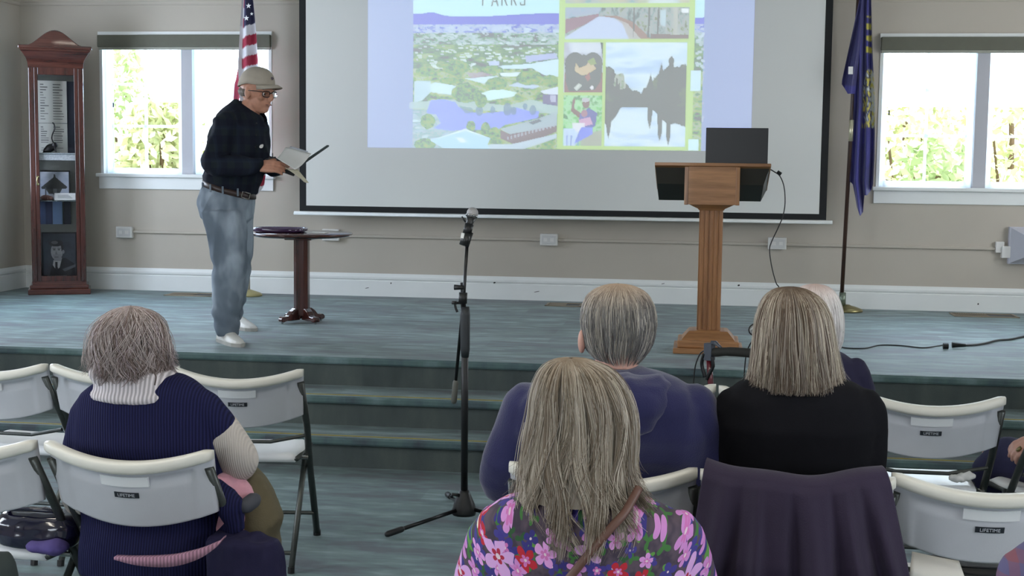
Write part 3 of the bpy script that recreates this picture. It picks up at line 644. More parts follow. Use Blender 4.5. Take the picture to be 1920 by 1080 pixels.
# portrait
c_ = Canvas(0, 0, 76, 104, .8, (58, 64, 74)); c_.tex(c_.Y > -1, [(48, 54, 64), (66, 72, 82), (58, 62, 74)], 30, 30, 3)
c_.poly([(30, 70), (40, 62), (52, 60), (72, 74), (76, 104), (14, 104), (20, 78)], (30, 33, 40)); c_.poly([(24, 66), (44, 60), (38, 84), (30, 90), (22, 78)], (206, 206, 210))
c_.ell(32, 44, 14, 22, (176, 176, 180)); c_.poly([(22, 52), (44, 50), (42, 68), (26, 68)], (160, 160, 166)); c_.ell(30, 24, 17, 8, (52, 52, 56)); c_.poly([(40, 24), (48, 30), (47, 44), (43, 44), (42, 32)], (46, 46, 50)); c_.ell(27, 22, 8, 4, (110, 110, 114))
c_.rect(22, 36, 29, 37.5, (70, 70, 74)); c_.rect(34, 36, 41, 37.5, (70, 70, 74)); c_.ell(26, 40, 3, 1.6, (60, 60, 64)); c_.ell(37, 40, 3, 1.6, (60, 60, 64)); c_.ell(47, 45, 3, 5, (150, 150, 156)); c_.poly([(30, 42), (34, 52), (28, 52)], (140, 140, 146)); c_.rect(26, 57, 36, 59, (96, 92, 96)); c_.poly([(28, 70), (33, 70), (34, 92), (28, 90)], (40, 42, 50))
c_.poly([(44, 88), (76, 76), (76, 82), (50, 94)], (120, 126, 134), .7)
sheet('portrait_photograph', 'dark framed black and white portrait of a man in a suit, bottom of the cabinet', 'picture', c_, .265, (.0, .01, .15), .06, frame=m_black)
o = tag(obj('label_card', B(((-.08, 0, 0), (.08, .003, .032))), m_paper), 'narrow blank white label leaning below the portrait in the cabinet', 'card'); o.location = incab(-.02, -.09, .125); o.rotation_euler = (-.1, 0, ang)

# ================================================================== PEDESTAL TABLE
zt_ = ZS+.73; pT = W(566, 604, Z=ZS); zt_ = W(568, 436, Y=pT.y).z
tb = thing('pedestal_table', 'round mahogany pedestal table with four scroll feet on the stage', 'table', (pT.x, pT.y, ZS)); ht = zt_-ZS
rt = (W(660, 436, Y=pT.y).x-W(475, 432, Y=pT.y).x)/2
bm = NB(); lathe(bm, [(.05, ht-.03), (rt-.03, ht-.028), (rt-.008, ht-.018), (rt, ht-.008), (rt-.006, ht), (.05, ht)], seg=56); obj('tabletop', bm, m_mahog_x, tb, True)
bm = NB(); k8 = [( .053*cos(PI/4*k+PI/8)/cos(PI/8), .053*sin(PI/4*k+PI/8)/cos(PI/8)) for k in range(8)]
k8 = [(x*1.05, y*1.05) for x, y in [(-.05, -.025), (-.025, -.05), (.025, -.05), (.05, -.025), (.05, .025), (.025, .05), (-.025, .05), (-.05, .025)]]
rings(bm, [[Vector((x, y, z)) for x, y in k8] for z in (.05, ht-.03)]); o = obj('column', bm, m_mahog, tb, bevel=.004)
obj('top_block', B(((-.1, -.1, ht-.05), (.1, .1, ht-.028))), m_mahog_x, tb, bevel=.005)
for k in range(4):
    an = PI/4+k*PI/2+.12; P = [(.03, .10), (.07, .105), (.10, .085), (.125, .055), (.15, .05), (.175, .052), (.19, .035), (.185, .015), (.165, .012), (.14, .02), (.10, .018), (.05, .02), (.03, .02)]
    bm = NB(); prism(bm, P, -.025, .025, Matrix.Rotation(an, 4, 'Z')); f_ = obj('foot', bm, m_mahog, tb, bevel=.006)
    bm = NB(); c_ = Matrix.Rotation(an, 3, 'Z') @ Vector((.168, 0, .009)); tube(bm, [c_-Vector((.006, 0, 0)), c_+Vector((.006, 0, 0))], .0095, 12); obj('caster', bm, m_steel, f_)
# shallow closed case and a card on the table
pc = W(529, 428, Y=pT.y); t = thing('wooden_tray', 'dark purple-brown oval lacquered tray on the pedestal table', 'tray', (pc.x+.0, pT.y-.05, zt_+.001)); hwx = (W(578, 425, Y=pT.y).x-W(482, 425, Y=pT.y).x)/2
bm = NB(); R = []
for e, z in ((-.02, 0), (-.012, .006), (.0, .012), (.004, .03), (-.004, .036), (-.02, .034), (-.026, .02)): R.append([Vector(((hwx+e)*math.copysign(abs(cos(2*PI*k/40))**.6, cos(2*PI*k/40)), (.125+e)*math.copysign(abs(sin(2*PI*k/40))**.6, sin(2*PI*k/40)), z)) for k in range(40)])
rings(bm, R); obj('tray_body', bm, M('lacquer_plum', (72, 50, 82), .12, .05, coat=.6), t, True)
o = tag(obj('note_card', B(((-.06, -.05, 0), (.06, .05, .004))), m_paper), 'white card lying on the pedestal table right of the dark tray', 'card'); o.location = (W(594, 425, Y=pT.y).x, pT.y-.02, zt_+.001); o.rotation_euler = (0, 0, -.1)
o.location.x += .02

# ================================================================== LECTERN AND LAPTOP
pl = W(1321, 655, Z=ZS); pl.y = 8.62; yl = pl.y; xl_ = W(1331, 500, Y=yl).x; mpp = .0034
lec = thing('lectern', 'oak pedestal lectern with fluted column and stepped base', 'lectern', (xl_, yl, ZS), .0)
def lz(py): return W(1333, py, Y=yl).z-ZS
def lw(px, py): return W(px, py, Y=yl).x-xl_
e1 = .215
obj('base_step', B(((-.215, -.19, 0), (.215, .19, .035))), m_oak_x, lec, bevel=.005)
obj('base_step', B(((-.19, -.165, .035), (.19, .165, .08))), m_oak_x, lec, bevel=.008)
bm = NB(); rings(bm, [[Vector((sx_*q_, sy_*q_*.85, z)) for sx_, sy_ in ((-1, -1), (1, -1), (1, 1), (-1, 1))] for q_, z in ((.165, .08), (.15, .10), (.12, .135), (.098, .14))]); obj('base_step', bm, m_oak_x, lec)
z0c, z1c = .135, lz(394); hw_ = .073; P = []
def flute(side):
    out = []; n = 5; w0 = 2*hw_/n
    for k in range(n):
        x = -hw_+k*w0; out += [(x+.002, 0), (x+.005, .007), (x+w0-.005, .007), (x+w0-.002, 0)]
    return out
ring2 = []
for s_ in range(4):
    R_ = Matrix.Rotation(s_*PI/2, 3, 'Z')
    for x, d in flute(0): ring2.append(R_ @ Vector((x, -hw_+d, 0)))
bm = NB(); rings(bm, [[v+Vector((0, 0, z)) for v in ring2] for z in (z0c, z1c)]); obj('fluted_column', bm, m_oak, lec)
zb0, zb1 = lz(382), lz(318)
bm = NB(); rings(bm, [[Vector((sx_*q_, sy_*q_, z)) for sx_, sy_ in ((-1, -1), (1, -1), (1, 1), (-1, 1))] for q_, z in ((.075, z1c-.0), (.085, z1c+.012), (.118, zb0-.012), (.14, zb0))]); obj('neck_moulding', bm, m_oak_x, lec)
zt0 = lz(345); zt1 = lz(309); wl, wr = lw(1231, 315), lw(1441, 318)
bw_ = .155
obj('box_front', B(((-bw_+.012, -.222, zb0), (bw_-.012, .10, zt1-.012))), m_oak_x, lec)
for s_ in (-1, 1): obj('corner_strip', B(((s_*bw_-.012, -.226, zb0-.002), (s_*bw_+.012, -.19, zt1-.012))), m_oak, lec, bevel=.003)
# sloped reading desk: dark tapered skirt, oak top
bm = NB(); rings(bm, [[Vector((wl+.012, -.17, zt0)), Vector((wr-.035, -.17, zt0)), Vector((wr-.035, .2, zt0-.11)), Vector((wl+.012, .2, zt0-.11))], [Vector((wl, -.20, zt1-.006)), Vector((wr, -.20, zt1-.006)), Vector((wr, .24, zt1-.16)), Vector((wl, .24, zt1-.16))]]); obj('desk_skirt', bm, M('dark_skirt', (36, 34, 26), .6, .1), lec)
bm = NB(); rings(bm, [[Vector((wl-.003, -.232, z)), Vector((wr+.005, -.232, z)), Vector((wr+.005, .25, z-.155)), Vector((wl-.003, .25, z-.155))] for z in (zt1-.008, zt1+.012)]); obj('desk_top', bm, m_oak_x, lec, bevel=.003)
lt = thing('laptop', 'open black laptop seen from behind on the lectern', 'laptop', (xl_+(lw(1323, 300)+lw(1437, 300))/2, yl-.14, ZS+zt1+.0))
lh = W(1380, 240, Y=yl-.12).z-ZS-zt1; lwid = (lw(1437, 260)-lw(1322, 260))/2
bm = NB(); box(bm, (-lwid, -.012, .0), (lwid, -.004, lh)); lid = obj('lid', bm, M('laptop_black', (24, 27, 31), .35, .06), lt, bevel=.003)
bm = NB(); box(bm, (-lwid, 0, -.0), (lwid, .23, .015))
for v in bm.verts: v.co.z += .0-.155/.465*(v.co.y)+.002
obj('keyboard_base', bm, m_black, lt, bevel=.003)
obj('screen_panel', B(((-lwid+.01, -.004, .015), (lwid-.01, -.0035, lh-.01))), M('laptop_screen', (40, 44, 52), .2), lt)
# cord from laptop down to the floor
bm = NB(); pts = [(1438, 318), (1450, 321), (1462, 330), (1470, 350), (1472, 380), (1468, 405), (1460, 425), (1446, 455), (1443, 470), (1447, 500), (1455, 530), (1463, 548)]
P = [W(x, y, Y=yl-.1-.0*i) for i, (x, y) in enumerate(pts)]; P[0] = Vector((xl_+wr-.06, yl-.13, ZS+zt1+.014)); e = P[-1]; P += [Vector((e.x+.04, e.y-.02, ZS+.12)), Vector((e.x+.12, e.y-.1, ZS+.006)), Vector((e.x+.35, e.y-.15, ZS+.006))]
tube(bm, cr_path(P, 6), .0038, 6)
cd_ = thing('power_cord', 'thin dark cord hanging from the laptop down beside the lectern', 'cord'); obj('cord', bm, m_black, cd_, True)
pp = W(1461, 325, Y=yl-.1); bm = NB(); tube(bm, [pp+Vector((-.012, 0, .01)), pp+Vector((.012, 0, -.006))], .011, 8); obj('ferrite', bm, m_black, cd_)

# stage floor cord at right with connector
bm = NB(); zf = ZS+.006; pts = [(1560, 645), (1585, 652), (1620, 653), (1650, 647), (1690, 648), (1730, 652), (1760, 648), (1772, 646)]
cc = thing('extension_cord', 'thin black cord with a plug connection lying on the right stage', 'cord')
tube(bm, cr_path([W(x, y, Z=zf) for x, y in pts], 6), .005, 6); obj('cord', bm, m_black, cc, True)
bm = NB(); tube(bm, cr_path([W(x, y, Z=zf+.003) for x, y in [(1790, 648), (1820, 647), (1845, 644), (1870, 638), (1895, 636), (1935, 630), (1990, 640)]], 6), .008, 6); obj('cord', bm, m_black, cc, True)
a_, b_ = W(1772, 649, Z=ZS+.022), W(1800, 647, Z=ZS+.022); bm = NB(); tube(bm, [a_-Vector((.012, 0, 0)), a_+Vector((.02, 0, 0))], .02, 8); obj('plug', bm, m_black, cc)
bm = NB(); tube(bm, [b_-Vector((.05, 0, 0)), b_+Vector((.035, 0, 0))], [.02, .01], 8); obj('socket_end', bm, m_black, cc)

# ================================================================== MICROPHONE STAND
pm = W(870, 978, Z=0); ym = pm.y
def mw(px, py): v = W(px, py, Y=ym); return Vector((v.x-pm.x, 0, v.z))
ms = thing('microphone_stand', 'black tripod boom microphone stand in front of the stage steps', 'microphone stand', (pm.x, ym, 0))
hub = .14
bm = NB(); tube(bm, [(0, 0, hub), mw(872, 575)], .0165, 14); o = obj('pole', bm, m_black, ms, True)
bm = NB(); tube(bm, [mw(872, 670), mw(872, 655), mw(872, 590), mw(872, 575)], [.017, .022, .024, .02], 14); obj('grip_collar', bm, M('dark_grip', (40, 44, 48), .5, .05), ms, True)
bm = NB(); lathe(bm, [(.055, .035), (.058, .05), (.05, .085), (.03, .13), (.022, .15)], seg=20); obj('leg_hub', bm, m_black, ms, True)
bm = NB(); tube(bm, [(-.02, -.02, .13), (-.05, -.03, .135), (-.055, -.03, .12)], .008, 8); obj('hub_knob', bm, m_black, ms, True)
ft = W(730, 1001, Z=.02)-Vector((pm.x, ym, 0)); a0 = math.atan2(ft.y, ft.x); L0 = math.hypot(ft.x, ft.y)
for k in range(3):
    a = a0+k*2*PI/3; e = Vector((L0*cos(a), L0*sin(a), .022)); s0 = Vector((.045*cos(a), .045*sin(a), .062)); d = (e-s0).normalized()
    bm = NB(); tube(bm, [s0, e-d*.04], .0095, 10); lg = obj('leg', bm, m_blackm, ms, True)
    bm = NB(); tube(bm, [e-d*.07, e+d*.01], .0145, 10, round_ends=True); obj('rubber_foot', bm, m_black, lg, True)
b0, b1, b2 = mw(849, 752), mw(870, 560), mw(879, 462)
for v, dy in ((b0, .03), (b1, -.012), (b2, -.05)): v.y = dy
bm = NB(); tube(bm, [b0, b1, b2], .0078, 12); bo = obj('boom', bm, m_blackm, ms, True)
d = (b1-b0).normalized(); bm = NB(); tube(bm, [b0-d*.005, b0+d*.085], [.0145, .0135], 12, round_ends=True); obj('counterweight', bm, M('grey_rubber', (92, 92, 86), .6), bo, True)
c0, c1 = mw(869, 568), mw(872, 538)
bm = NB(); tube(bm, [c0-Vector((0, .02, .0)), c0+Vector((.002, -.02, .05))], .02, 12); tube(bm, [c1+Vector((0, -.03, 0)), c1+Vector((-.045, -.03, -.0))], [.009, .013], 10); tube(bm, [mw(869, 590), mw(868, 530)], .0125, 12); obj('boom_clutch', bm, m_black, ms, True)
bm = NB(); k0 = mw(856, 568); tube(bm, cr_path([c0, k0+Vector((0, -.02, .0)), k0+Vector((0, -.02, -.02)), k0+Vector((.008, -.02, -.04))]), .006, 8); tube(bm, [k0+Vector((-.008, -.02, .01)), k0+Vector((-.008, -.02, -.004))], .012, 8); obj('clutch_lever', bm, m_black, ms, True)
mic = thing('microphone', 'black wireless handheld microphone with silver grille held in the stand clip', 'microphone', (pm.x, ym, 0))
q0, q1 = mw(874, 458), mw(886, 404); q0.y = -.06; q1.y = -.02; dd = (q1-q0).normalized()
bm = NB(); tube(bm, [q0, q0+dd*.05, q0+dd*.052, q1-dd*.03, q1-dd*.01], [.022, .0205, .017, .0165, .023], 20); obj('body', bm, M('mic_body', (40, 42, 42), .35, .05), mic, True)
bm = NB(); ell(bm, q1+dd*.012, (.027, .027, .027)); obj('grille', bm, M('mic_grille', (176, 174, 174), .45, .2, 350, .4, 400, metal=.4), mic, True)
bm = NB(); tube(bm, [q1-dd*.006, q1+dd*.001], .0275, 20); obj('grille_ring', bm, m_steel, mic, True)
o_ = mw(873, 440); bm = NB(); box(bm, (-.007, -.004, -.012), (.007, 0, .012)); 
for v in bm.verts: v.co = Matrix.Rotation(.2, 3, 'Y') @ v.co+Vector((o_.x, -.078, o_.z))
obj('display', bm, M('mic_display', (230, 232, 225), .3), mic)
bm = NB(); tube(bm, [q0+dd*.055, q0+dd*.1], .0205, 14); tube(bm, [q0+dd*.06+Vector((.02, 0, 0)), b2+Vector((0, -.005, .0))], .009, 8); tube(bm, [q0+dd*.09+Vector((-.012, -.02, .02)), q0+dd*.09+Vector((-.03, -.02, .045))], .004, 6); obj('mic_clip', bm, m_black, ms, True)

# ================================================================== FLAGS
def flag_sheet(xl_, xr_, y0, y1, Y, folds, amp, colfn, nu=60, nv=170, phase=0.):
    """hanging cloth between two pixel outlines, folded in depth"""
    cols = np.zeros((nv+1, nu+1, 3)); 
    def f(u, v):
        py = y0(u)+(y1(u)-y0(u))*v if callable(y0) else y0+(y1(u)-y0)*v
        l, r_ = xl_(py), xr_(py); uu = u+.035*sin(2*PI*folds*u+phase)
        p = W(l+(r_-l)*uu, py, Y=Y); p.y = Y+amp*sin(2*PI*folds*u+phase)*(.35+.65*v)+.01*sin(9*v+5*u); return p
    for j in range(nv+1):
        for i in range(nu+1):
            u, v = i/nu, j/nv; py = y0+(y1(u)-y0)*v; cols[j, i] = lin(colfn(u, py, v))
    return grid_mesh(f, nu, nv, cols)
itp = lambda pts: (lambda y: float(np.interp(y, [p[0] for p in pts], [p[1] for p in pts])))
YF = 11.22
fr = W(1592, 582, Z=ZS); Yf = min(fr.y, 11.24)
fs = thing('flag_stand', 'dark wooden flag pole on a round gold base by the right window', 'flag pole', (fr.x, Yf, ZS))
def fl(px, py): v = W(px, py, Y=Yf); return Vector((v.x-fr.x, 0, v.z-ZS))
bb0, tp = fl(1577, 578), fl(1606, 60); dirp = tp-bb0
bm = NB(); tube(bm, [bb0+Vector((0, 0, .02)), bb0+dirp*1.55], .016, 12); obj('pole', bm, wood('pole_wood', (44, 30, 26), (74, 52, 42), 2, .4), fs, True)
bm = NB(); lathe(bm, [(.125, 0), (.128, .01), (.12, .022), (.07, .04), (.03, .05), (.024, .055)], c=(bb0.x+.045, 0, 0), seg=40); obj('base', bm, m_brass, fs, True)
bm = NB(); tube(bm, [bb0+Vector((.01, 0, .02)), bb0+Vector((.008, 0, .13))], .026, 16); obj('socket', bm, M('pale_green_metal', (120, 130, 116), .4, .05, metal=.6), fs, True)
bm = NB(); a_, b_ = fl(1595, 265), fl(1597, 225); tube(bm, [a_, b_], .0185, 14); obj('pole_joint', bm, M('pale_brass', (206, 200, 170), .3, .03, metal=.5), fs, True)
NV = (32, 28, 104); NV2 = (38, 34, 124)
def colr(u, py, v):
    x = u
    if 30 < py < 108 and x > .55:
        if (int(py/11) % 2 == 0) and .62 < x+.03*sin(py) < .95: return (186, 176, 60)
    if 128 < py < 240 and x > .42:
        e = ((py-186)/56)**2+((x-.8)/.4)**2
        if e < 1:
            n_ = noise.noise(Vector((x*9, py*.11, 1)))
            if n_ > .12: return (196, 184, 84)
            if n_ < -.16: return (190, 196, 200)
            if x > .82: return (200, 200, 190)
            return (46, 44, 92)
    if 232 < py < 240 and x > .4: return (170, 160, 80) if int(x*18) % 2 else NV
    return NV2 if noise.noise(Vector((x*3, py*.01, 0))) > 0 else NV
m_flag = attr_mat('flag_cloth', .55); m_flag.node_tree.nodes['Principled BSDF'].inputs['Sheen Weight'].default_value = .4
sf = thing('navy_flag', 'navy blue flag with yellow emblem and lettering hanging on the right pole', 'flag', (0, 0, 0))
xl1 = itp([(-120, 1614), (0, 1610), (100, 1603), (200, 1601), (260, 1598), (340, 1593), (405, 1604)]); xr1 = itp([(-120, 1632), (0, 1634), (110, 1637), (200, 1641), (300, 1640), (360, 1637), (405, 1632)])
obj('main_fold', flag_sheet(xl1, xr1, -120, lambda u: float(np.interp(u, (0, .1, .16, .3, .5, .6, .75, .95, 1), (340, 346, 388, 405, 398, 366, 366, 352, 346))), Yf-.02, 2.6, .035, colr), m_flag, sf, True)
xl2 = itp([(-120, 1625), (0, 1611), (80, 1594), (150, 1579), (176, 1577)]); xr2 = itp([(-120, 1632), (0, 1620), (100, 1612), (176, 1604)])
obj('corner_fold', flag_sheet(xl2, xr2, -120, lambda u: 158+18*min(1, u*2.2), Yf-.05, 1.1, .025, lambda u, py, v: NV2 if py > 160 else (30, 26, 92), 24, 90), m_flag, sf, True)
q = W(1595, 132, Y=Yf-.085); obj('tag', B(((q.x-.018, q.y-.002, q.z-.03), (q.x+.018, q.y, q.z+.03))), m_paper, sf)
# US flag behind the speaker
yu = 11.22
us = thing('flag_stand', 'white flag pole with round base half hidden behind the speaking man', 'flag pole', (W(468, 552, Y=yu).x, yu, ZS))
def ul(px, py): v = W(px, py, Y=yu); return Vector((v.x-us.location.x, 0, v.z-ZS))
u0 = ul(466, 549); bm = NB(); tube(bm, [Vector((u0.x, 0, .03)), ul(454, -150)], .015, 12); obj('pole', bm, M('pale_pole', (190, 186, 176), .4), us, True)
bm = NB(); lathe(bm, [(.115, 0), (.118, .01), (.105, .025), (.05, .045), (.02, .055)], c=(u0.x, 0, 0), seg=40); obj('base', bm, M('cream_gold', (176, 166, 120), .4, .05, metal=.4), us, True)
def colu(u, py, v):
    py2 = py-(u-.5)*-14
    if py2 < 48 and u > .16: return (34, 34, 72)
    if u < .12: return (212, 208, 212)
    k = int((py2-48)//19); return (214, 212, 218) if k % 2 == 0 else (156, 32, 62)
uf = thing('us_flag', 'US flag with white stars on blue and red and white stripes behind the man', 'flag', (0, 0, 0))
xlu = itp([(-120, 455), (0, 453), (120, 447), (260, 452), (366, 474)]); xru = itp([(-120, 470), (0, 475), (60, 481), (120, 486), (250, 494), (330, 499), (366, 494)])
obj('main_fold', flag_sheet(xlu, xru, -120, lambda u: 366-34*abs(u-.55)*2, yu-.03, 1.6, .03, colu, 40, 260), attr_mat('us_flag_cloth', .6), uf, True)
xl3 = itp([(100, 450), (160, 440), (200, 438), (260, 441)]); xr3 = itp([(100, 452), (200, 450), (260, 452)])
obj('back_fold', flag_sheet(xl3, xr3, 90, lambda u: 262, yu+.01, .8, .01, lambda u, py, v: (156, 32, 62), 8, 30), m_flag, uf, True)
for (px, py, s_) in ((466, 11, 5.5), (462, 34, 5.5), (472, 26, 3.5), (471, -10, 5), (463, -30, 5)):
    c_ = W(px, py, Y=yu-.075); r_ = s_*.0044; bm = NB(); rings(bm, [[Vector((c_.x+(r_ if k % 2 == 0 else r_*.42)*sin(k*PI/5), y, c_.z+(r_ if k % 2 == 0 else r_*.42)*cos(k*PI/5))) for k in range(10)] for y in (c_.y-.001, c_.y)]); obj('star', bm, M('star_white', (235, 235, 238), .7), uf)

# ================================================================== FOLDING CHAIRS
CW, CH = .265, .832      # half width and height
def back_pt(u, v, off=0):
    """u -1..1 across, v 0 bottom..1 top; off>0 towards the sitter (+y)"""
    x = u*(CW-.012*(1-v)); zt__ = CH-.046*(1-u*u); zb__ = .634-.050*(1-u*u)
    z = zb__+(zt__-zb__)*v; y = -.115-.06*(1-u*u)+(CH-z)*.30*1.0+off
    return Vector((x, y, z))
def make_chair():
    t = thing('folding_chair', 'x', 'chair', (0, 0, 0), 0, 'white folding chairs with black frames')
    nu_, nv_ = 52, 34
    def sheet_(side):
        def f(u, v):
            uu = -1+2*u; d = 0
            if side < 0:
                # moulded recess in the rear face, deeper under the rolled top
                top_in = .86-.05*(1-uu*uu)*0
                e = min((.80-abs(uu))/.045, (.81-v)/.03, (v+.2)/.03); d = .006*max(0, min(1, e))*(1+1.5*max(0, min(1, (v-.60)/.14)))
                if v > .84 and v < .90: d = max(d, .0)
            return back_pt(uu, v, (-.007 if side < 0 else .012)+d)
        return f
    bm = NB(); f0, f1 = sheet_(-1), sheet_(1); G = {}
    for s_, f in ((0, f0), (1, f1)):
        for j in range(nv_+1):
            for i in range(nu_+1): G[s_, i, j] = bm.verts.new(f(i/nu_, j/nv_))
    for s_ in (0, 1):
        for j in range(nv_):
            for i in range(nu_): bm.faces.new((G[s_, i, j], G[s_, i+1, j], G[s_, i+1, j+1], G[s_, i, j+1]))
    for i in range(nu_):
        for j in (0, nv_): bm.faces.new((G[0, i, j], G[0, i+1, j], G[1, i+1, j], G[1, i, j]))
    for j in range(nv_):
        for i in (0, nu_): bm.faces.new((G[0, i, j], G[0, i, j+1], G[1, i, j+1], G[1, i, j]))
    br = obj('backrest', bm, m_plastic, t, True)
    bm = NB(); R = []
    for i in range(0, 41):
        u = -1+2*i/40; c = back_pt(u, 1.0, -.004)-Vector((0, 0, .006*max(0, abs(u)-.9)*10)); e = .75 if i in (0, 40) else (.93 if i in (1, 39) else 1)
        sec = [(.018, -.026), (.021, -.012), (.020, .004), (.012, .010), (-.008, .010), (-.022, .007), (-.026, .001), (-.026, -.016), (-.022, -.024), (-.012, -.028)]
        R.append([c+Vector((0, a*e, b_*e)) for a, b_ in sec])
    rings(bm, R); obj('top_rail', bm, M('white_plastic_rail_lit', (222, 220, 210), .4, .01, 20), br, True)  # backrest plastic made creamier here: ceiling light painted into the rail colour
    bm = NB(); R = []
    for i in range(0, 9):
        u = -.29+.58*i/8; a = back_pt(u, .80, -.008); b_ = back_pt(u, .645, -.008); R.append([a, a+Vector((0, .01, 0)), b_+Vector((0, .01, 0)), b_])
    rings(bm, R); obj('grip_pad', bm, m_plastic_hi, br)
    # the maker's label
    def curved(me_or_w, zoff): pass
    bm = NB(); R = []
    for i in range(0, 7):
        u = -.15+.30*i/6; a = back_pt(u, .55, -.0045); b_ = back_pt(u, .465, -.0045); R.append([a, a+Vector((0, .004, 0)), b_+Vector((0, .004, 0)), b_])
    rings(bm, R); lb = obj('name_label', bm, M('label_black', (38, 42, 50), .4, .02), br)
    c = back_pt(0, .5075, -.0065); tm = text_mesh('LIFETIME', .0145, .0004); tm.transform(Matrix.Translation(c) @ Matrix.Rotation(.29, 4, 'X'))
    for v in tm.vertices: v.co.y += .06*(v.co.x/CW)**2
    obj('lettering', tm, M('label_white', (200, 205, 212), .5, .01), br)
    # seat
    def seat_pt(u, v, top):
        x = u*(.205+.012*sin(PI*v)); y = .03+.385*v; ed = max(0, 1-min((1-abs(u))/.08, v/.05, (1-v)/.10))
        z = .452-.012*(1-u*u)*sin(PI*min(1, v*1.1))-.028*max(0, v-.8)/.2*1-.010*ed**2
        return Vector((x, y, z if top else .415-.012*max(0, v-.8)/.2))
    bm = NB(); G = {}
    for s_ in (0, 1):
        for j in range(17):
            for i in range(17): G[s_, i, j] = bm.verts.new(seat_pt(-1+i/8, j/16, s_ == 0))
        for j in range(16):
            for i in range(16): bm.faces.new((G[s_, i, j], G[s_, i+1, j], G[s_, i+1, j+1], G[s_, i, j+1]))
    for i in range(16):
        for j in (0, 16): bm.faces.new((G[0, i, j], G[0, i+1, j], G[1, i+1, j], G[1, i, j])); bm.faces.new((G[0, j, i], G[0, j, i+1], G[1, j, i+1], G[1, j, i]))
    obj('seat', bm, m_plastic_hi, t, True)
    ov = .62
    for s_ in (-1, 1):
        c = back_pt(s_*.972, .74, -.012)
        bm = NB(); tube(bm, [c, (s_*.256, .026, .57), (s_*.248, .139, .40), (s_*.24, .40, .012)], .015, 12, .8); fl_ = obj('front_leg', bm, m_frame, t, True)
        bm = NB(); tube(bm, [(s_*.24, .40, .025), (s_*.24, .403, .0)], .017, 12); obj('foot_cap', bm, m_black, fl_)
        bm = NB(); tube(bm, [(s_*.222, .21, .425), (s_*.222, .09, .30), (s_*.222, -.17, .012)], .0125, 12); rl = obj('rear_leg', bm, m_frame, t, True)
        bm = NB(); tube(bm, [(s_*.222, -.168, .025), (s_*.222, -.172, .0)], .0145, 12); obj('foot_cap', bm, m_black, rl)
        bm = NB(); tube(bm, [(s_*.212, .03, .43), (s_*.212, .40, .415)], .011, 8); obj('seat_rail', bm, m_frame, t, True)
        bm = NB(); tube(bm, [(s_*.25, .105, .42), (s_*.21, .105, .42)], .010, 10); obj('hinge_bolt', bm, m_steel, t)
    bm = NB(); tube(bm, [(-.24, .315, .125), (.24, .315, .125)], .009, 8); obj('crossbar', bm, m_frame, t)
    bm = NB(); tube(bm, [(-.222, -.12, .07), (.222, -.12, .07)], .009, 8); obj('crossbar', bm, m_frame, t)
    bm = NB(); tube(bm, [(-.245, .03, .53), (-.1, .035, .50), (.1, .035, .50), (.245, .03, .53)], .008, 8); obj('back_brace', bm, m_frame, t)
    return t
proto = None
def chair(x, yb, rz, label):
    """x, yb: middle of the top rail"""
    global proto
    o = Vector((x, yb, 0))+Matrix.Rotation(rz, 3, 'Z') @ Vector((0, .175, 0))
    if proto is None:
        proto = make_chair(); proto.location = o; proto.rotation_euler = (0, 0, rz); proto['label'] = label; return proto
    return dup(proto, o, rz, label)
chair(-2.93, 5.17, -.05, 'white folding chair at the left edge of the front row, half cut off')
chair(-2.375, 5.19, .10, 'front-row white folding chair partly hidden by the woman in the cream cowl collar')
chair(-1.855, 5.21, .13, 'empty white folding chair in the front row just left of the microphone stand')
chair(-.205, 5.22, .0, 'white folding chair in the front row hidden behind the man in the blue hoodie')
chair(.335, 5.19, .0, 'white folding chair in the front row under the white-haired person')
chair(.86, 5.16, .0, 'empty white folding chair in front row right of the woman in black')
chair(1.50, 5.13, .25, 'white folding chair beyond the right edge under the person with the ringed hand')
chair(-2.24, 3.74, -.06, 'white folding chair in the second row at left edge with a handbag on it')
chair(-1.675, 3.71, -.07, 'white folding chair on which the woman in the cream cowl collar sits')
chair(-.265, 3.72, .04, 'white folding chair under the man in the blue hoodie')
chair(.27, 3.72, .0, 'white folding chair draped with a dark purple jacket')
chair(.80, 3.78, .02, 'empty white folding chair in the second row at right with papers on its seat')
chair(-.42, 2.36, .0, 'white folding chair under the woman in the floral blouse')

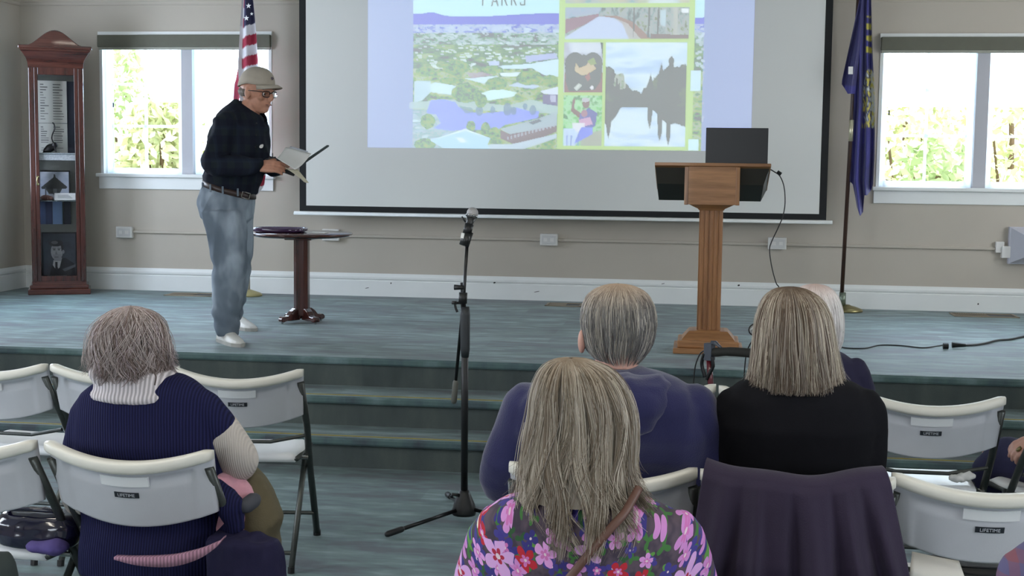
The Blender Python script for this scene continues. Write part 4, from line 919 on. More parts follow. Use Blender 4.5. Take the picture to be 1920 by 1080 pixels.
# ================================================================== PEOPLE
def prj(px, py, Y): return W(px, py, Y=Y)
def oval_ring(py, pl_, pr_, ry, Y, n=28, dy=0, pw=.85, lean=0):
    a_, b_ = prj(pl_, py, Y), prj(pr_, py, Y); c = (a_+b_)/2; rx = (b_.x-a_.x)/2
    sg = lambda v: math.copysign(abs(v)**pw, v)
    return [Vector((c.x+rx*sg(cos(2*PI*k/n)), Y+dy+ry*sg(sin(2*PI*k/n)), c.z+lean*sg(sin(2*PI*k/n)))) for k in range(n)]
def head_parts(bm, c, s=1., yaw=0., pitch=0., neck=None):
    """skull, jaw, nose, brow, lips, ears; faces local +y"""
    R = Matrix.Rotation(yaw, 3, 'Z') @ Matrix.Rotation(pitch, 3, 'X'); c = Vector(c)
    def e(p, r, rr=None): ell(bm, c+R @ (Vector(p)*s), tuple(v*s for v in r), R @ rr if rr else R, 18)
    e((0, -.005, .02), (.077, .096, .092)); e((0, .03, -.045), (.058, .062, .068)); e((0, .055, -.085), (.032, .035, .026))
    e((0, .096, -.018), (.013, .022, .026), Matrix.Rotation(-.5, 3, 'X')); e((0, .078, .018), (.052, .02, .012)); e((0, .085, -.056), (.024, .014, .010))
    for q in (-1, 1):
        e((q*.04, .068, -.022), (.022, .018, .018)); e((q*.078, .0, -.008), (.009, .018, .031), Matrix.Rotation(.15, 3, 'X') @ Matrix.Rotation(q*.25, 3, 'Z')); e((q*.079, .004, -.03), (.007, .010, .012))
    if neck: tube(bm, [c+R @ (Vector((0, -.015, -.05))*s), neck], [.055*s, .062*s], 16)
    return R
def eyes(parent, c, R, s=1.):
    for q in (-1, 1):
        p = Vector(c)+R @ (Vector((q*.031, .074, -.002))*s); bm = NB(); ell(bm, p, (.011*s,)*3); ey = obj('eye', bm, M('eye_white', (225, 222, 218), .2, .01), parent, True)
        bm = NB(); ell(bm, p+R @ (Vector((0, .0085, 0))*s), (.005*s, .004*s, .005*s), R); obj('iris', bm, M('iris_brown', (60, 44, 34), .15), ey, True)
        bm = NB(); tube(bm, [Vector(c)+R @ (Vector((q*.016+q*.034*t_, .088-.006*t_, .022+.006*sin(PI*t_)))*s) for t_ in (0, .33, .66, 1)], .0035*s, 6); obj('eyebrow', bm, M('brow_grey', (140, 130, 122), .8), parent, True)
def hand(bm, wrist, d, up, L=.18, curl=.9, side=1, s=1.):
    """palm, four fingers of different lengths and a thumb; d towards the fingertips, up = back of the hand"""
    w0 = Vector(wrist); d = Vector(d).normalized(); up = Vector(up); up = (up-d*up.dot(d)).normalized(); sd = d.cross(up)*side
    pc = w0+d*.052*s
    for k, q in enumerate((-.03, -.01, .01, .03)): tube(bm, [w0+sd*q*.55*s, w0+d*.045*s+sd*q*.9*s, w0+d*.088*s+sd*q*s], [.018*s, .0155*s, .0125*s], 10, round_ends=True)
    for k, (q, l, c) in enumerate(((-.031, .062, 1.1), (-.0105, .072, 1.0), (.0105, .078, .95), (.031, .070, .9))):
        p = w0+d*.088*s+sd*q*s; dirn = d.copy(); pts = [p]; seg = (.45, .32, .23)
        for i in range(3):
            a = curl*c*(.55, .6, .4)[i]; ax = up.cross(dirn).normalized(); dirn = (Matrix.Rotation(a, 3, up.cross(d)) @ dirn) if 1 else dirn; p = p+dirn*l*seg[i]*s; pts.append(p)
        tube(bm, pts, [.0098*s, .0092*s, .0085*s, .0075*s], 10, round_ends=True)
    th = w0+d*.03*s+sd*.03*s; t1 = th+(d*.6+sd*.65-up*.25).normalized()*.035*s; t2 = t1+(d*.85+sd*.1-up*.5).normalized()*.03*s
    tube(bm, [th, t1, t2], [.013*s, .011*s, .0095*s], 10, round_ends=True)

class Hair:
    """hair as a shaped volume of meridians with strands laid over it"""
    def __init__(s, rows, Y, dy=0, R=None):
        # rows: (py, pxL, pxR, ry, dy) from the crown down
        s.rows = []
        for py, a_, b_, ry, d in rows:
            A, Bp = prj(a_, py, Y), prj(b_, py, Y); s.rows.append(((A.x+Bp.x)/2, Y+d+dy, (A.z+Bp.z)/2, (Bp.x-A.x)/2, ry))
        s.n = len(s.rows)-1; s.a = np.array(s.rows)
    def pt(s, th, t, k=1.0, pw=1.0):
        x = np.clip(t, 0, .9999)*s.n; i = np.floor(x).astype(int); f = (x-i)[..., None]
        g = lambda j: s.a[np.clip(j, 0, s.n)]
        p0, p1, p2, p3 = g(i-1), g(i), g(i+1), g(i+2); r = .5*((2*p1)+(p2-p0)*f+(2*p0-5*p1+4*p2-p3)*f*f+(3*p1-p0-3*p2+p3)*f**3)
        rx = np.maximum(r[..., 3], 0)*k; ry = np.maximum(r[..., 4], 0)*k
        c_, s_ = np.cos(th), np.sin(th)
        return np.stack([r[..., 0]+rx*c_, r[..., 1]+ry*s_, r[..., 2]], -1)
    def build(s, name, parent, mat, cols, n=2600, seed=1, r=.0011, t0=(0, .5), t1=(.8, 1), wob=.10, lift=.02, curl=0., curl_f=9, clump=26, face=0.9, face_t=.42, npts=14, mixc=3, base_t=0, base=True, base_k=.93, thin=None, tip=0.0, crown_col=None, sway=.0, depth=.14, part='hair'):
        rg = np.random.default_rng(seed); V = []; Fc = []; Cc = []
        th = rg.random(n)*2*PI; fr_ = np.abs(((th-PI/2+PI) % (2*PI))-PI) < face     # towards +y (the face)
        a = t0[0]+(t0[1]-t0[0])*rg.random(n)**1.3; b = t1[0]+(t1[1]-t1[0])*rg.random(n); b = np.where(fr_, np.minimum(b, face_t), b); a = np.minimum(a, b-.08)
        if thin is not None: keep = thin(th, a, rg); th, a, b, fr_ = th[keep], a[keep], b[keep], fr_[keep]; n = len(th)
        tt = np.linspace(0, 1, npts)[None, :]; T = a[:, None]+(b-a)[:, None]*tt
        cl = np.floor(th/(2*PI)*clump)+rg.integers(0, mixc, n)*100; cph = (np.sin(cl*12.9898)*43758.5453) % 1*2*PI; cam_ = (np.sin(cl*78.233)*12543.12) % 1
        TH = th[:, None]+wob*np.sin(T*7+cph[:, None])*(T**1.2)+.03*(rg.random(n)[:, None]-.5)*T*4+sway*T
        K = 1-depth*rg.random(n)[:, None]**1.6+lift*(cam_[:, None]-.4)*np.clip(T*2, 0, 1)+tip*np.clip((tt-.75)/.25, 0, 1)**2*(cam_[:, None]-.35)
        K = K+.012*np.sin(T*11+cph[:, None]*2)
        if curl: K = K+curl*np.sin(T*curl_f*2+rg.random(n)[:, None]*6.28+cph[:, None]); TH = TH+curl*1.6*np.cos(T*curl_f*2+cph[:, None]+rg.random(n)[:, None]*2)
        P = s.pt(TH, T, K)
        D = np.gradient(P, axis=1); D /= np.linalg.norm(D, axis=2, keepdims=True)+1e-9
        ref = P-P.mean((0, 1)); S = np.cross(D, ref); S /= np.linalg.norm(S, axis=2, keepdims=True)+1e-9; U = np.cross(S, D)
        rad = (r*(.6+.8*rg.random(n))[:, None]*(1-.75*np.clip((tt-.6)/.4, 0, 1)))[..., None]
        ring = [P+(S*np.cos(q)*1.3+U*np.sin(q))*rad for q in (PI/2, PI/2+2*PI/3, PI/2+4*PI/3)]
        A = np.stack(ring, 2).reshape(-1, 3); idx = np.arange(n*npts*3).reshape(n, npts, 3)
        for q in range(3):
            q2 = (q+1) % 3; f = np.stack([idx[:, :-1, q], idx[:, 1:, q], idx[:, 1:, q2], idx[:, :-1, q2]], -1).reshape(-1, 4); Fc.append(f)
        Fc = np.concatenate(Fc); cl_ = np.array([lin(c) for c in cols]); pick = ((cam_*.65+rg.random(n)*.35)*len(cols)).astype(int) % len(cols); cc = cl_[pick][:, None, :]*(.8+.4*rg.random(n)[:, None, None])
        cc = np.repeat(cc, npts, 1)
        if crown_col is not None: wgt = np.clip(1-T/crown_col[1], 0, 1)[..., None]; cc = cc*(1-wgt)+np.array(lin(crown_col[0]))*wgt
        cc = np.repeat(cc[:, :, None, :], 3, 2).reshape(-1, 3)
        if base:
            nb, mt = 64, 40; off = len(A); thb = np.linspace(0, 2*PI, nb+1)[None, :]; tb = np.linspace(0.0, base_t or np.mean(t1)-.02, mt+1)[:, None]
            kk = base_k+.012*np.sin(thb*23)*np.clip(tb*2, 0, 1)+0*tb
            Pb = s.pt(thb+0*tb, tb+0*thb, kk); A = np.concatenate([A, Pb.reshape(-1, 3)]); fb = []
            for j in range(mt):
                for i in range(nb):
                    an = abs(((thb[0, i]+PI/nb-PI/2+PI) % (2*PI))-PI)
                    if an < face and tb[j, 0] > face_t-.02: continue
                    fb.append((off+j*(nb+1)+i, off+j*(nb+1)+i+1, off+(j+1)*(nb+1)+i+1, off+(j+1)*(nb+1)+i))
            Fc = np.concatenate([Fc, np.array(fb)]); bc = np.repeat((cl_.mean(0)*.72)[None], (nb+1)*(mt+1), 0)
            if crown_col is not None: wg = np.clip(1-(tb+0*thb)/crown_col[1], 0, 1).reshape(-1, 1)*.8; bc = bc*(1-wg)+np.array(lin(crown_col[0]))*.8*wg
            cc = np.concatenate([cc, bc])
        me = bpy.data.meshes.new(name); me.from_pydata(A.tolist(), [], Fc.tolist()); at = me.color_attributes.new('col', 'FLOAT_COLOR', 'POINT'); c4 = np.ones((len(A), 4), 'f'); c4[:, :3] = cc; at.data.foreach_set('color', c4.ravel())
        return obj(part, me, mat, parent, True)
m_hair = attr_mat('hair', .42); m_hair.node_tree.nodes['Principled BSDF'].inputs['Specular IOR Level'].default_value = .35

def sitter(name_label, Y, torso, head_c, neck_base, shoulders, elbows, top_mat, pants_mat, skin=None, skull=1., yaw=0, pitch=0, hx=None, arm_r=(.058, .05, .045), wrinkle=(.006, (9, 9, 7)), sleeve_mat=None, sleeve_from=.0, voxel=.009, hips=None, knee_dx=.12, top_name='sweater', collar=True, hand_y=.30):
    """seated figure seen from behind; torso = oval_ring rows, the rest follows"""
    t = thing('person', name_label, 'person', (0, 0, 0))
    hx = hx if hx is not None else sum(prj(r[1], r[0], Y).x+prj(r[2], r[0], Y).x for r in torso[-2:])/4
    hp = Vector((hx, Y+.06, .53)); sh = [prj(*p, Y) for p in shoulders]; el = [prj(p[0], p[1], Y+p[2]) for p in elbows]
    wr = [e+Vector(((hx-e.x)*.55, hand_y, -.02)) for e in el]
    for q in wr: q.z = .66
    knees = [Vector((hx-knee_dx, Y+.50, .53)), Vector((hx+knee_dx, Y+.50, .53))]; ank = [k+Vector((0, .03, -.45)) for k in knees]
    bm = NB(); R = head_parts(bm, head_c, skull, yaw, pitch, neck_base)
    tube(bm, [hp, hp+Vector((0, -.02, .2)), Vector(neck_base)-Vector((0, 0, .1))], [.12, .11, .09], 16, round_ends=True)
    for s_ in (0, 1):
        tube(bm, [Vector(neck_base)-Vector((0, 0, .06)), sh[s_], el[s_], wr[s_]], [.05, .04, .034, .026], 12, round_ends=True)
        hand(bm, wr[s_], Vector(((-1, 1)[1-s_]*.35, .8, -.25)), (0, .2, 1), curl=.6, side=(1, -1)[s_])
        tube(bm, [hp+Vector(((-1, 1)[s_]*.09, 0, 0)), knees[s_], ank[s_]], [.075, .055, .04], 12, round_ends=True)
    obj('body', fuse(bm, .0075, 3), skin or m_skin, t, True); eyes(t, head_c, R, skull)
    bm = NB(); rings(bm, [oval_ring(r[0], r[1], r[2], r[3], Y, dy=r[4] if len(r) > 4 else 0) for r in torso])
    sm = NB() if sleeve_mat else bm
    for s_ in (0, 1):
        a_ = sh[s_]; e_ = el[s_]; w_ = wr[s_]; full = cr_path([a_, a_.lerp(e_, .5)+Vector(((-1, 1)[s_]*.012, -.005, 0)), e_, e_.lerp(w_, .5), w_-(w_-e_)*.05], 5)
        rr = [np.interp(i/(len(full)-1), (0, .5, 1), arm_r) for i in range(len(full))]
        if sleeve_mat:
            k = int(len(full)*.22); tube(bm, full[:k+1], rr[:k+1], 16, round_ends=True); tube(sm, full[k:], [v*1.02 for v in rr[k:]], 16, round_ends=True)
        else: tube(bm, full, rr, 16, round_ends=True)
    obj(top_name, fuse(bm, voxel, 5, wrinkle), top_mat, t, True)
    if sleeve_mat: obj('sleeves', fuse(sm, voxel, 4, wrinkle), sleeve_mat, t, True)
    bm = NB()
    for s_ in (0, 1): tube(bm, [hp+Vector(((-1, 1)[s_]*.085, .045, -.0)), hp+Vector(((-1, 1)[s_]*.1, .15, 0)), knees[s_]+Vector((0, 0, 0)), knees[s_].lerp(ank[s_], .5), ank[s_]+Vector((0, 0, .03))], [.10, .10, .078, .066, .06], 16, round_ends=True)
    obj('trousers', fuse(bm, .01, 4, (.005, (8, 8, 8))), pants_mat, t, True)
    for s_ in (0, 1):
        bm = NB(); a_ = ank[s_]; ell(bm, a_+Vector((0, .0, -.03)), (.045, .05, .045)); ell(bm, a_+Vector((0, .10, -.05)), (.048, .10, .032)); box(bm, a_+Vector((-.045, -.05, -.08)), a_+Vector((.045, .19, -.06))); obj('shoe', fuse(bm, .008, 3), M('dark_shoe', (44, 42, 44), .5), t, True)
    return t, R

NAVY = knit('ribbed_navy_knit', (36, 38, 78), .0085, 0, .35)
# --- woman in the cream cowl collar -------------------------------------------------
Y1 = 3.90; hc1 = prj(245, 660, Y1+.02)
p1, R1 = sitter('woman with messy grey-brown hair, cream cowl collar and navy ribbed sweater, seated at left', Y1,
    [(702, 225, 340, .05), (712, 205, 362, .07), (724, 178, 376, .09), (742, 156, 388, .105), (775, 142, 402, .12, .01), (830, 136, 408, .13, .02), (880, 136, 410, .125, .045), (980, 142, 410, .125, .065), (1040, 140, 412, .14, .05), (1078, 140, 410, .14, .05)],
    hc1, prj(248, 735, Y1), [(168, 775), (378, 765)], [(155, 930, .06), (446, 862, .08)], NAVY, M('khaki_trousers', (92, 84, 62), .85, .12, 14, .15, 200), m_skin2, .98,
    arm_r=(.058, .062, .05), sleeve_mat=knit('cream_knit', (202, 194, 186), .006, 0, .05), wrinkle=(.004, (7, 7, 5)), voxel=.0085, knee_dx=.16, hand_y=.2)
CREAM = knit('cream_ribbed_knit', (222, 216, 220), .012, 0, .28)
bm = NB(); rings(bm, [oval_ring(r[0], r[1], r[2], r[3], Y1, 32, dy=.0, lean=r[4]) for r in [(700, 205, 292, .05, 0), (690, 182, 312, .085, .0), (694, 174, 322, .098, .0), (705, 176, 330, .102, -.0), (716, 184, 334, .104, 0), (726, 183, 338, .108, .0), (734, 174, 350, .118, 0), (744, 178, 346, .118, 0), (750, 205, 315, .08, 0)]])
obj('cowl_collar', fuse(bm, .007, 2, (.003, (14, 14, 22))), CREAM, p1, True)
bm = NB(); tube(bm, cr_path([prj(188, 718, Y1-.08), prj(174, 702, Y1-.085), prj(182, 690, Y1-.07), prj(215, 688, Y1-.09)]), .012, 10, round_ends=True); obj('collar_fold', bm, CREAM, p1, True)
bm = NB(); a_ = [prj(x, y, Y1-d) for x, y, d in ((215, 1046, .165), (260, 1052, .178), (320, 1052, .182), (370, 1040, .178), (405, 1022, .165), (420, 1008, .14))]
pth = cr_path(a_, 6); R_ = []
for i, p in enumerate(pth):
    w_ = .003+.013*sin(PI*min(1, i/(len(pth)-1)*1.1+.02)); R_.append([p+Vector((0, -.006, w_)), p+Vector((0, .02, w_)), p+Vector((0, .02, -w_)), p+Vector((0, -.006, -w_))])
rings(bm, R_); obj('pink_hem', bm, knit('pink_ribbed_knit', (196, 150, 172), .011, 0, .25), p1, True)
h1 = Hair([(574, 243, 247, .004, .0), (578, 222, 268, .035, 0), (592, 200, 290, .075, 0), (615, 184, 303, .10, 0), (645, 176, 310, .113, 0), (672, 173, 313, .113, 0), (692, 176, 313, .108, -.002), (706, 184, 308, .098, -.004), (716, 196, 296, .085, -.008)], Y1)
h1.build('hair', p1, m_hair, [(172, 158, 156), (146, 132, 128), (192, 180, 180), (128, 112, 106), (178, 164, 170)], n=3000, seed=3, r=.0012, t0=(0, .66), t1=(.55, 1.0), mixc=2, wob=.34, curl=.036, curl_f=7, clump=24, lift=.12, tip=.30, depth=.12, sway=.12, base_k=.91)
h1.build('hair', p1, m_hair, [(190, 180, 178), (160, 148, 144)], n=420, seed=33, r=.0007, t0=(.1, .6), t1=(.5, .95), wob=.5, curl=.05, curl_f=7, clump=60, lift=.12, depth=-.13, tip=.3, base=False, part='flyaway_strands')
bm = NB(); tube(bm, cr_path([prj(282, 690, Y1-.105), prj(292, 705, Y1-.115), prj(290, 722, Y1-.112)]), .0022, 6); obj('loose_lock', bm, M('lock_brown', (80, 68, 64), .6), p1, True)
# pink cardigan, dark cuff piece in her lap
bm = NB(); tube(bm, [prj(410, 905, Y1+.02), prj(440, 925, Y1+.06), prj(468, 950, Y1+.1), prj(440, 985, Y1+.08), prj(425, 1010, Y1+.04)], [.03, .05, .035, .05, .03], 14, round_ends=True); tube(bm, [prj(430, 980, Y1+.05), prj(445, 1015, Y1+.05)], [.045, .03], 12, round_ends=True)
tag(obj('pink_cardigan', fuse(bm, .007, 3, (.01, (14, 14, 10))), M('pink_wool', (206, 150, 164), .9, .08, 30, .2, 200, .2, sheen=.4), None, True), 'pink cardigan bunched at right side of the woman in the navy ribbed sweater', 'cardigan')
bm = NB(); tube(bm, [prj(400, 915, Y1-.02), prj(432, 950, Y1-.03), prj(440, 985, Y1-.02), prj(415, 1010, Y1)], [.035, .042, .03, .03], 14, round_ends=True)
obj('sweater_tail', fuse(bm, .008, 3, (.006, (12, 12, 12))), NAVY, p1, True)
bm = NB(); tube(bm, [prj(462, 948, Y1-.02), prj(475, 938, Y1+.02)], [.024, .024], 16, round_ends=True); obj('dark_cuff', bm, M('charcoal_cloth', (66, 68, 76), .8, .1, 30), p1, True)
bm = NB(); tube(bm, cr_path([prj(440, 915, Y1+.30), prj(466, 938, Y1+.16), prj(474, 985, Y1+.12), prj(468, 1060, Y1+.14)]), [.07, .075, .08, .082, .085, .088, .09, .09, .09, .088, .088, .086, .085, .085, .085, .085, .085, .08, .08, .08, .08, .08, .08, .08, .08], 16, round_ends=True)
o = obj('trouser_leg', fuse(bm, .01, 4, (.012, (7, 7, 7))), M('khaki_trousers', (0, 0, 0)), p1, True)
bm = NB(); rings(bm, [oval_ring(r[0], r[1], r[2], r[3], Y1-.06, 24) for r in [(1010, 400, 512, .04), (1014, 396, 516, .06), (1050, 398, 526, .07), (1100, 395, 534, .08), (1180, 400, 540, .07)]])
tag(obj('navy_coat', fuse(bm, .009, 3, (.014, (16, 10, 5))), M('navy_coat_cloth', (36, 34, 62), .8, .12, 20, .15, 200, .2), None, True), 'dark navy coat hanging at the right side of the second-row chair at left', 'coat')

# --- man in the blue hoodie ---------------------------------------------------------
Y2 = 3.92; hc2 = prj(1160, 612, Y2+.03)
HOOD = M('blue_hoodie_fleece', (42, 43, 82), .9, .10, 8, .2, 260, .15, sheen=.35)
p2, R2 = sitter('broad man with short grey hair in a blue hooded sweatshirt, seated in second row', Y2,
    [(690, 1120, 1205, .055), (698, 1085, 1240, .09), (710, 1040, 1268, .11), (726, 1000, 1298, .13), (755, 972, 1318, .145), (810, 958, 1332, .14, .01), (870, 950, 1342, .12, .045), (960, 950, 1350, .12, .07), (1060, 950, 1350, .14, .08), (1110, 960, 1340, .15, .06)],
    hc2, prj(1155, 690, Y2+.01), [(990, 762), (1300, 765)], [(946, 905, .04), (1338, 895, .08)], HOOD, M('dark_jeans', (48, 54, 72), .85), m_skin2, 1.06,
    arm_r=(.068, .068, .055), wrinkle=(.008, (6, 6, 6)), top_name='hoodie', yaw=.12)
bm = NB(); rings(bm, [oval_ring(r[0], r[1], r[2], r[3], Y2-.02, 28, dy=r[4]) for r in [(697, 1105, 1222, .075, 0), (702, 1088, 1240, .095, -.01), (714, 1080, 1258, .11, -.02), (735, 1095, 1258, .105, -.04), (765, 1115, 1245, .09, -.065), (790, 1140, 1225, .06, -.085), (800, 1160, 1205, .03, -.095)]])
obj('hood', fuse(bm, .008, 4, (.008, (10, 10, 14))), HOOD, p2, True)
h2 = Hair([(533, 1156, 1162, .004, .015), (537, 1130, 1188, .045, .012), (550, 1106, 1212, .085, .01), (572, 1092, 1226, .108, .008), (600, 1088, 1231, .118, .004), (625, 1091, 1229, .113, 0), (648, 1097, 1222, .102, -.004), (667, 1110, 1210, .09, -.006), (682, 1130, 1196, .075, -.008)], Y2+.03)
h2.build('hair', p2, m_hair, [(158, 156, 152), (128, 126, 124), (180, 174, 164), (108, 106, 106), (146, 142, 136)], n=4600, seed=7, r=.0009, t0=(0, .9), t1=(.25, 1.0), wob=.06, lift=.03, face=1.15, face_t=.3, npts=8, base_k=.955, depth=.05, crown_col=((186, 162, 140), .40), clump=60)
# ear in front of the hair at left
bm = NB(); e_ = prj(1091, 640, Y2+.0); ell(bm, e_, (.012, .02, .036)); obj('ear', fuse(bm, .004, 2), m_skin2, p2, True)

# --- woman in black -------------------------------------------------------------------
Y3 = 3.92; hc3 = prj(1492, 622, Y3+.03)
p3, R3 = sitter('woman with straight shoulder-length ash-blond hair in a black sweater, seated in second row', Y3,
    [(690, 1462, 1532, .05), (706, 1425, 1570, .08), (722, 1385, 1612, .10), (748, 1356, 1636, .115), (800, 1346, 1646, .125), (870, 1352, 1640, .12, .03), (960, 1356, 1636, .12, .06), (1060, 1350, 1640, .14, .07), (1110, 1360, 1630, .14, .06)],
    hc3, prj(1498, 715, Y3), [(1374, 765), (1620, 768)], [(1372, 885, .05), (1622, 885, .05)], M('black_fine_knit', (24, 24, 28), .9, .1, 10, .15, 260, .1), M('black_trousers', (28, 28, 32), .85), None, .98, yaw=.45, wrinkle=(.005, (6, 6, 5)))
h3 = Hair([(538, 1480, 1488, .004, .0), (543, 1452, 1514, .05, 0), (560, 1432, 1540, .09, 0), (590, 1420, 1557, .112, 0), (625, 1414, 1564, .12, -.002), (660, 1410, 1570, .12, -.008), (692, 1406, 1576, .116, -.014), (715, 1404, 1579, .112, -.02), (729, 1408, 1574, .105, -.02)], Y3+.02)
h3.build('hair', p3, m_hair, [(168, 156, 140), (138, 124, 108), (192, 182, 166), (104, 88, 74), (156, 146, 136)], n=4200, seed=11, r=.0011, t0=(0, .35), t1=(.90, 1.0), wob=.05, lift=.06, clump=40, tip=.24, depth=.10, face=.75, face_t=.3, crown_col=((88, 70, 56), .42), npts=16)
h3.build('hair', p3, m_hair, [(170, 158, 142), (200, 190, 174)], n=200, seed=34, r=.0006, t0=(.1, .4), t1=(.8, 1), wob=.12, lift=.05, clump=60, tip=.25, depth=-.05, face=.75, face_t=.3, base=False, part='flyaway_strands')
gz = prj(1418, 618, Y3+.10); bm = NB(); tube(bm, [gz+Vector((.004, .006, .014)), gz+Vector((.05, -.07, .012))], .002, 6)
for q in (0,): tube(bm, [gz+Vector((0.018*cos(a)-.004, .012*cos(a), .017*sin(a))) for a in np.linspace(0, 2*PI, 17)], .0018, 6)
tube(bm, [gz+Vector((.015, .02, .004)), gz+Vector((.03, .035, .004))], .0018, 6); tube(bm, [gz+Vector((.05+.018*cos(a), .05, .017*sin(a))) for a in np.linspace(0, 2*PI, 17)], .0018, 6)
gg = obj('eyeglasses', bm, m_black, p3, True); bm = NB(); rings(bm, [[gz+Vector((.017*cos(a)-.004, .012*cos(a)+d, .016*sin(a))) for a in np.linspace(0, 2*PI, 16, endpoint=False)] for d in (-.0008, .0008)]); obj('lens', bm, M('lens_glass', (225, 232, 235), .05, 0, trans=.5), gg, True)

# --- person with white hair in the front row -----------------------------------------
Y4 = 5.36; hc4 = prj(1530, 600, Y4+.03)
p4, R4 = sitter('white-haired person in navy top in the front row, behind the ash-blond woman', Y4,
    [(655, 1510, 1565, .05), (666, 1478, 1588, .08), (680, 1462, 1602, .10), (705, 1450, 1614, .11), (760, 1444, 1622, .12), (840, 1444, 1620, .13), (960, 1450, 1615, .14, .03)],
    hc4, prj(1537, 662, Y4), [(1464, 700), (1604, 700)], [(1450, 800, .05), (1612, 800, .05)], M('navy_cotton', (34, 32, 62), .85, .1, 12, .1), M('grey_trousers', (84, 86, 92), .85), m_skin2, 1.0)
h4 = Hair([(533, 1526, 1532, .004, .0), (537, 1505, 1552, .05, 0), (550, 1490, 1568, .09, 0), (575, 1481, 1579, .112, 0), (605, 1478, 1583, .118, 0), (632, 1482, 1582, .11, 0), (652, 1490, 1576, .098, 0), (663, 1500, 1565, .085, 0)], Y4+.03)
h4.build('hair', p4, m_hair, [(244, 242, 242), (236, 232, 232), (250, 248, 246)], n=3000, seed=5, r=.0013, t0=(0, .8), t1=(.3, 1), wob=.06, face=1.1, face_t=.32, npts=8, depth=.05, base_k=.96, crown_col=((238, 208, 200), .38), clump=60)

# --- woman in the floral blouse -------------------------------------------------------
def floral():
    k = N('floral_print'); b = k.b; cd = k.n('TexCoord'); sx_ = k.n('SeparateXYZ'); k.l(cd.outputs['Object'], sx_.inputs[0])
    v2 = k.n('CombineXYZ'); k.l(sx_.outputs[0], v2.inputs[0]); k.l(k.math('SUBTRACT', sx_.outputs[2], k.math('MULTIPLY', sx_.outputs[1], .75)), v2.inputs[1])
    nz = k.n('TexNoise'); k.l(v2.outputs[0], nz.inputs[0]); nz.inputs['Scale'].default_value = 26; nz.inputs['Detail'].default_value = 2
    nsub = k.n('VectorMath', operation='SUBTRACT'); k.l(nz.outputs[1], nsub.inputs[0]); nsub.inputs[1].default_value = (.5, .5, .5)
    nsc = k.n('VectorMath', operation='SCALE'); k.l(nsub.outputs[0], nsc.inputs[0]); nsc.inputs['Scale'].default_value = .012
    vec = k.n('VectorMath', operation='ADD'); k.l(v2.outputs[0], vec.inputs[0]); k.l(nsc.outputs[0], vec.inputs[1])
    def layer(col, scale, rad, petals, stops, thr, off, inner=None, sharp=.5, core=True):
        mp = k.n('Mapping'); mp.inputs['Location'].default_value = (off, off*1.7, 0); k.l(vec.outputs[0], mp.inputs[0])
        vo = k.n('TexVoronoi', voronoi_dimensions='2D'); vo.inputs['Scale'].default_value = scale; vo.inputs['Randomness'].default_value = .78; k.l(mp.outputs[0], vo.inputs['Vector'])
        d = k.n('VectorMath', operation='SUBTRACT'); k.l(mp.outputs[0], d.inputs[0]); k.l(vo.outputs['Position'], d.inputs[1]); sp = k.n('SeparateXYZ'); k.l(d.outputs[0], sp.inputs[0])
        cs = k.n('SeparateColor'); k.l(vo.outputs['Color'], cs.inputs[0])
        an = k.math('ARCTAN2', sp.outputs[1], sp.outputs[0]); an = k.math('ADD', an, k.math('MULTIPLY', cs.outputs[1], 6.28))
        ln = k.n('VectorMath', operation='LENGTH'); k.l(d.outputs[0], ln.inputs[0]); r_ = ln.outputs['Value']
        pet = k.math('POWER', k.math('ABSOLUTE', k.math('COSINE', k.math('MULTIPLY', an, petals/2))), sharp)
        lim = k.math('MULTIPLY', k.math('ADD', k.math('MULTIPLY', pet, .72), .28), k.math('MULTIPLY', k.math('ADD', k.math('MULTIPLY', cs.outputs[2], .5), .7), rad))
        ms_ = k.math('LESS_THAN', r_, lim); ms_ = k.math('MULTIPLY', ms_, k.math('GREATER_THAN', cs.outputs[0], thr))
        fc = k.ramp(cs.outputs[0], stops, True)
        if inner: fc = k.mix(k.math('LESS_THAN', r_, k.math('MULTIPLY', lim, inner[1])), fc, inner[0])
        if core: fc = k.mix(k.math('LESS_THAN', r_, rad*.13), fc, (225, 205, 215))
        return k.mix(ms_, col, fc)
    c = k.ramp(k.noise(v2.outputs[0], 40, 2), [(.4, (70, 62, 76)), (.6, (92, 80, 92))])
    # leafy sprigs
    c = layer(c, 34, .016, 3, [(0, (70, 118, 66)), (.55, (96, 150, 74)), (.8, (54, 92, 60))], .30, .31, None, 2.5, False)
    c = layer(c, 26, .017, 4, [(0, (62, 58, 128)), (.6, (72, 66, 140))], .25, .77, None, .6)
    c = layer(c, 21, .022, 5, [(0, (206, 140, 206)), (.45, (222, 160, 222)), (.60, (186, 46, 60)), (.74, (70, 62, 138)), (.86, (214, 150, 214))], .16, .13, ((206, 120, 186), .42), .6)
    c = layer(c, 10.5, .038, 5, [(0, (216, 168, 224)), (.60, (232, 226, 206)), (.72, (216, 150, 220)), (.88, (230, 224, 210))], .42, .53, ((176, 52, 76), .35), .8)
    c = layer(c, 10.5, .016, 7, [(0, (58, 54, 130)), (.82, (44, 40, 120))], .58, .53, None, .8)
    k.l(c, b.inputs['Base Color']); b.inputs['Roughness'].default_value = .75; b.inputs['Specular IOR Level'].default_value = .2; return k.m
Y5 = 2.78; hc5 = prj(1100, 800, Y5+.03)
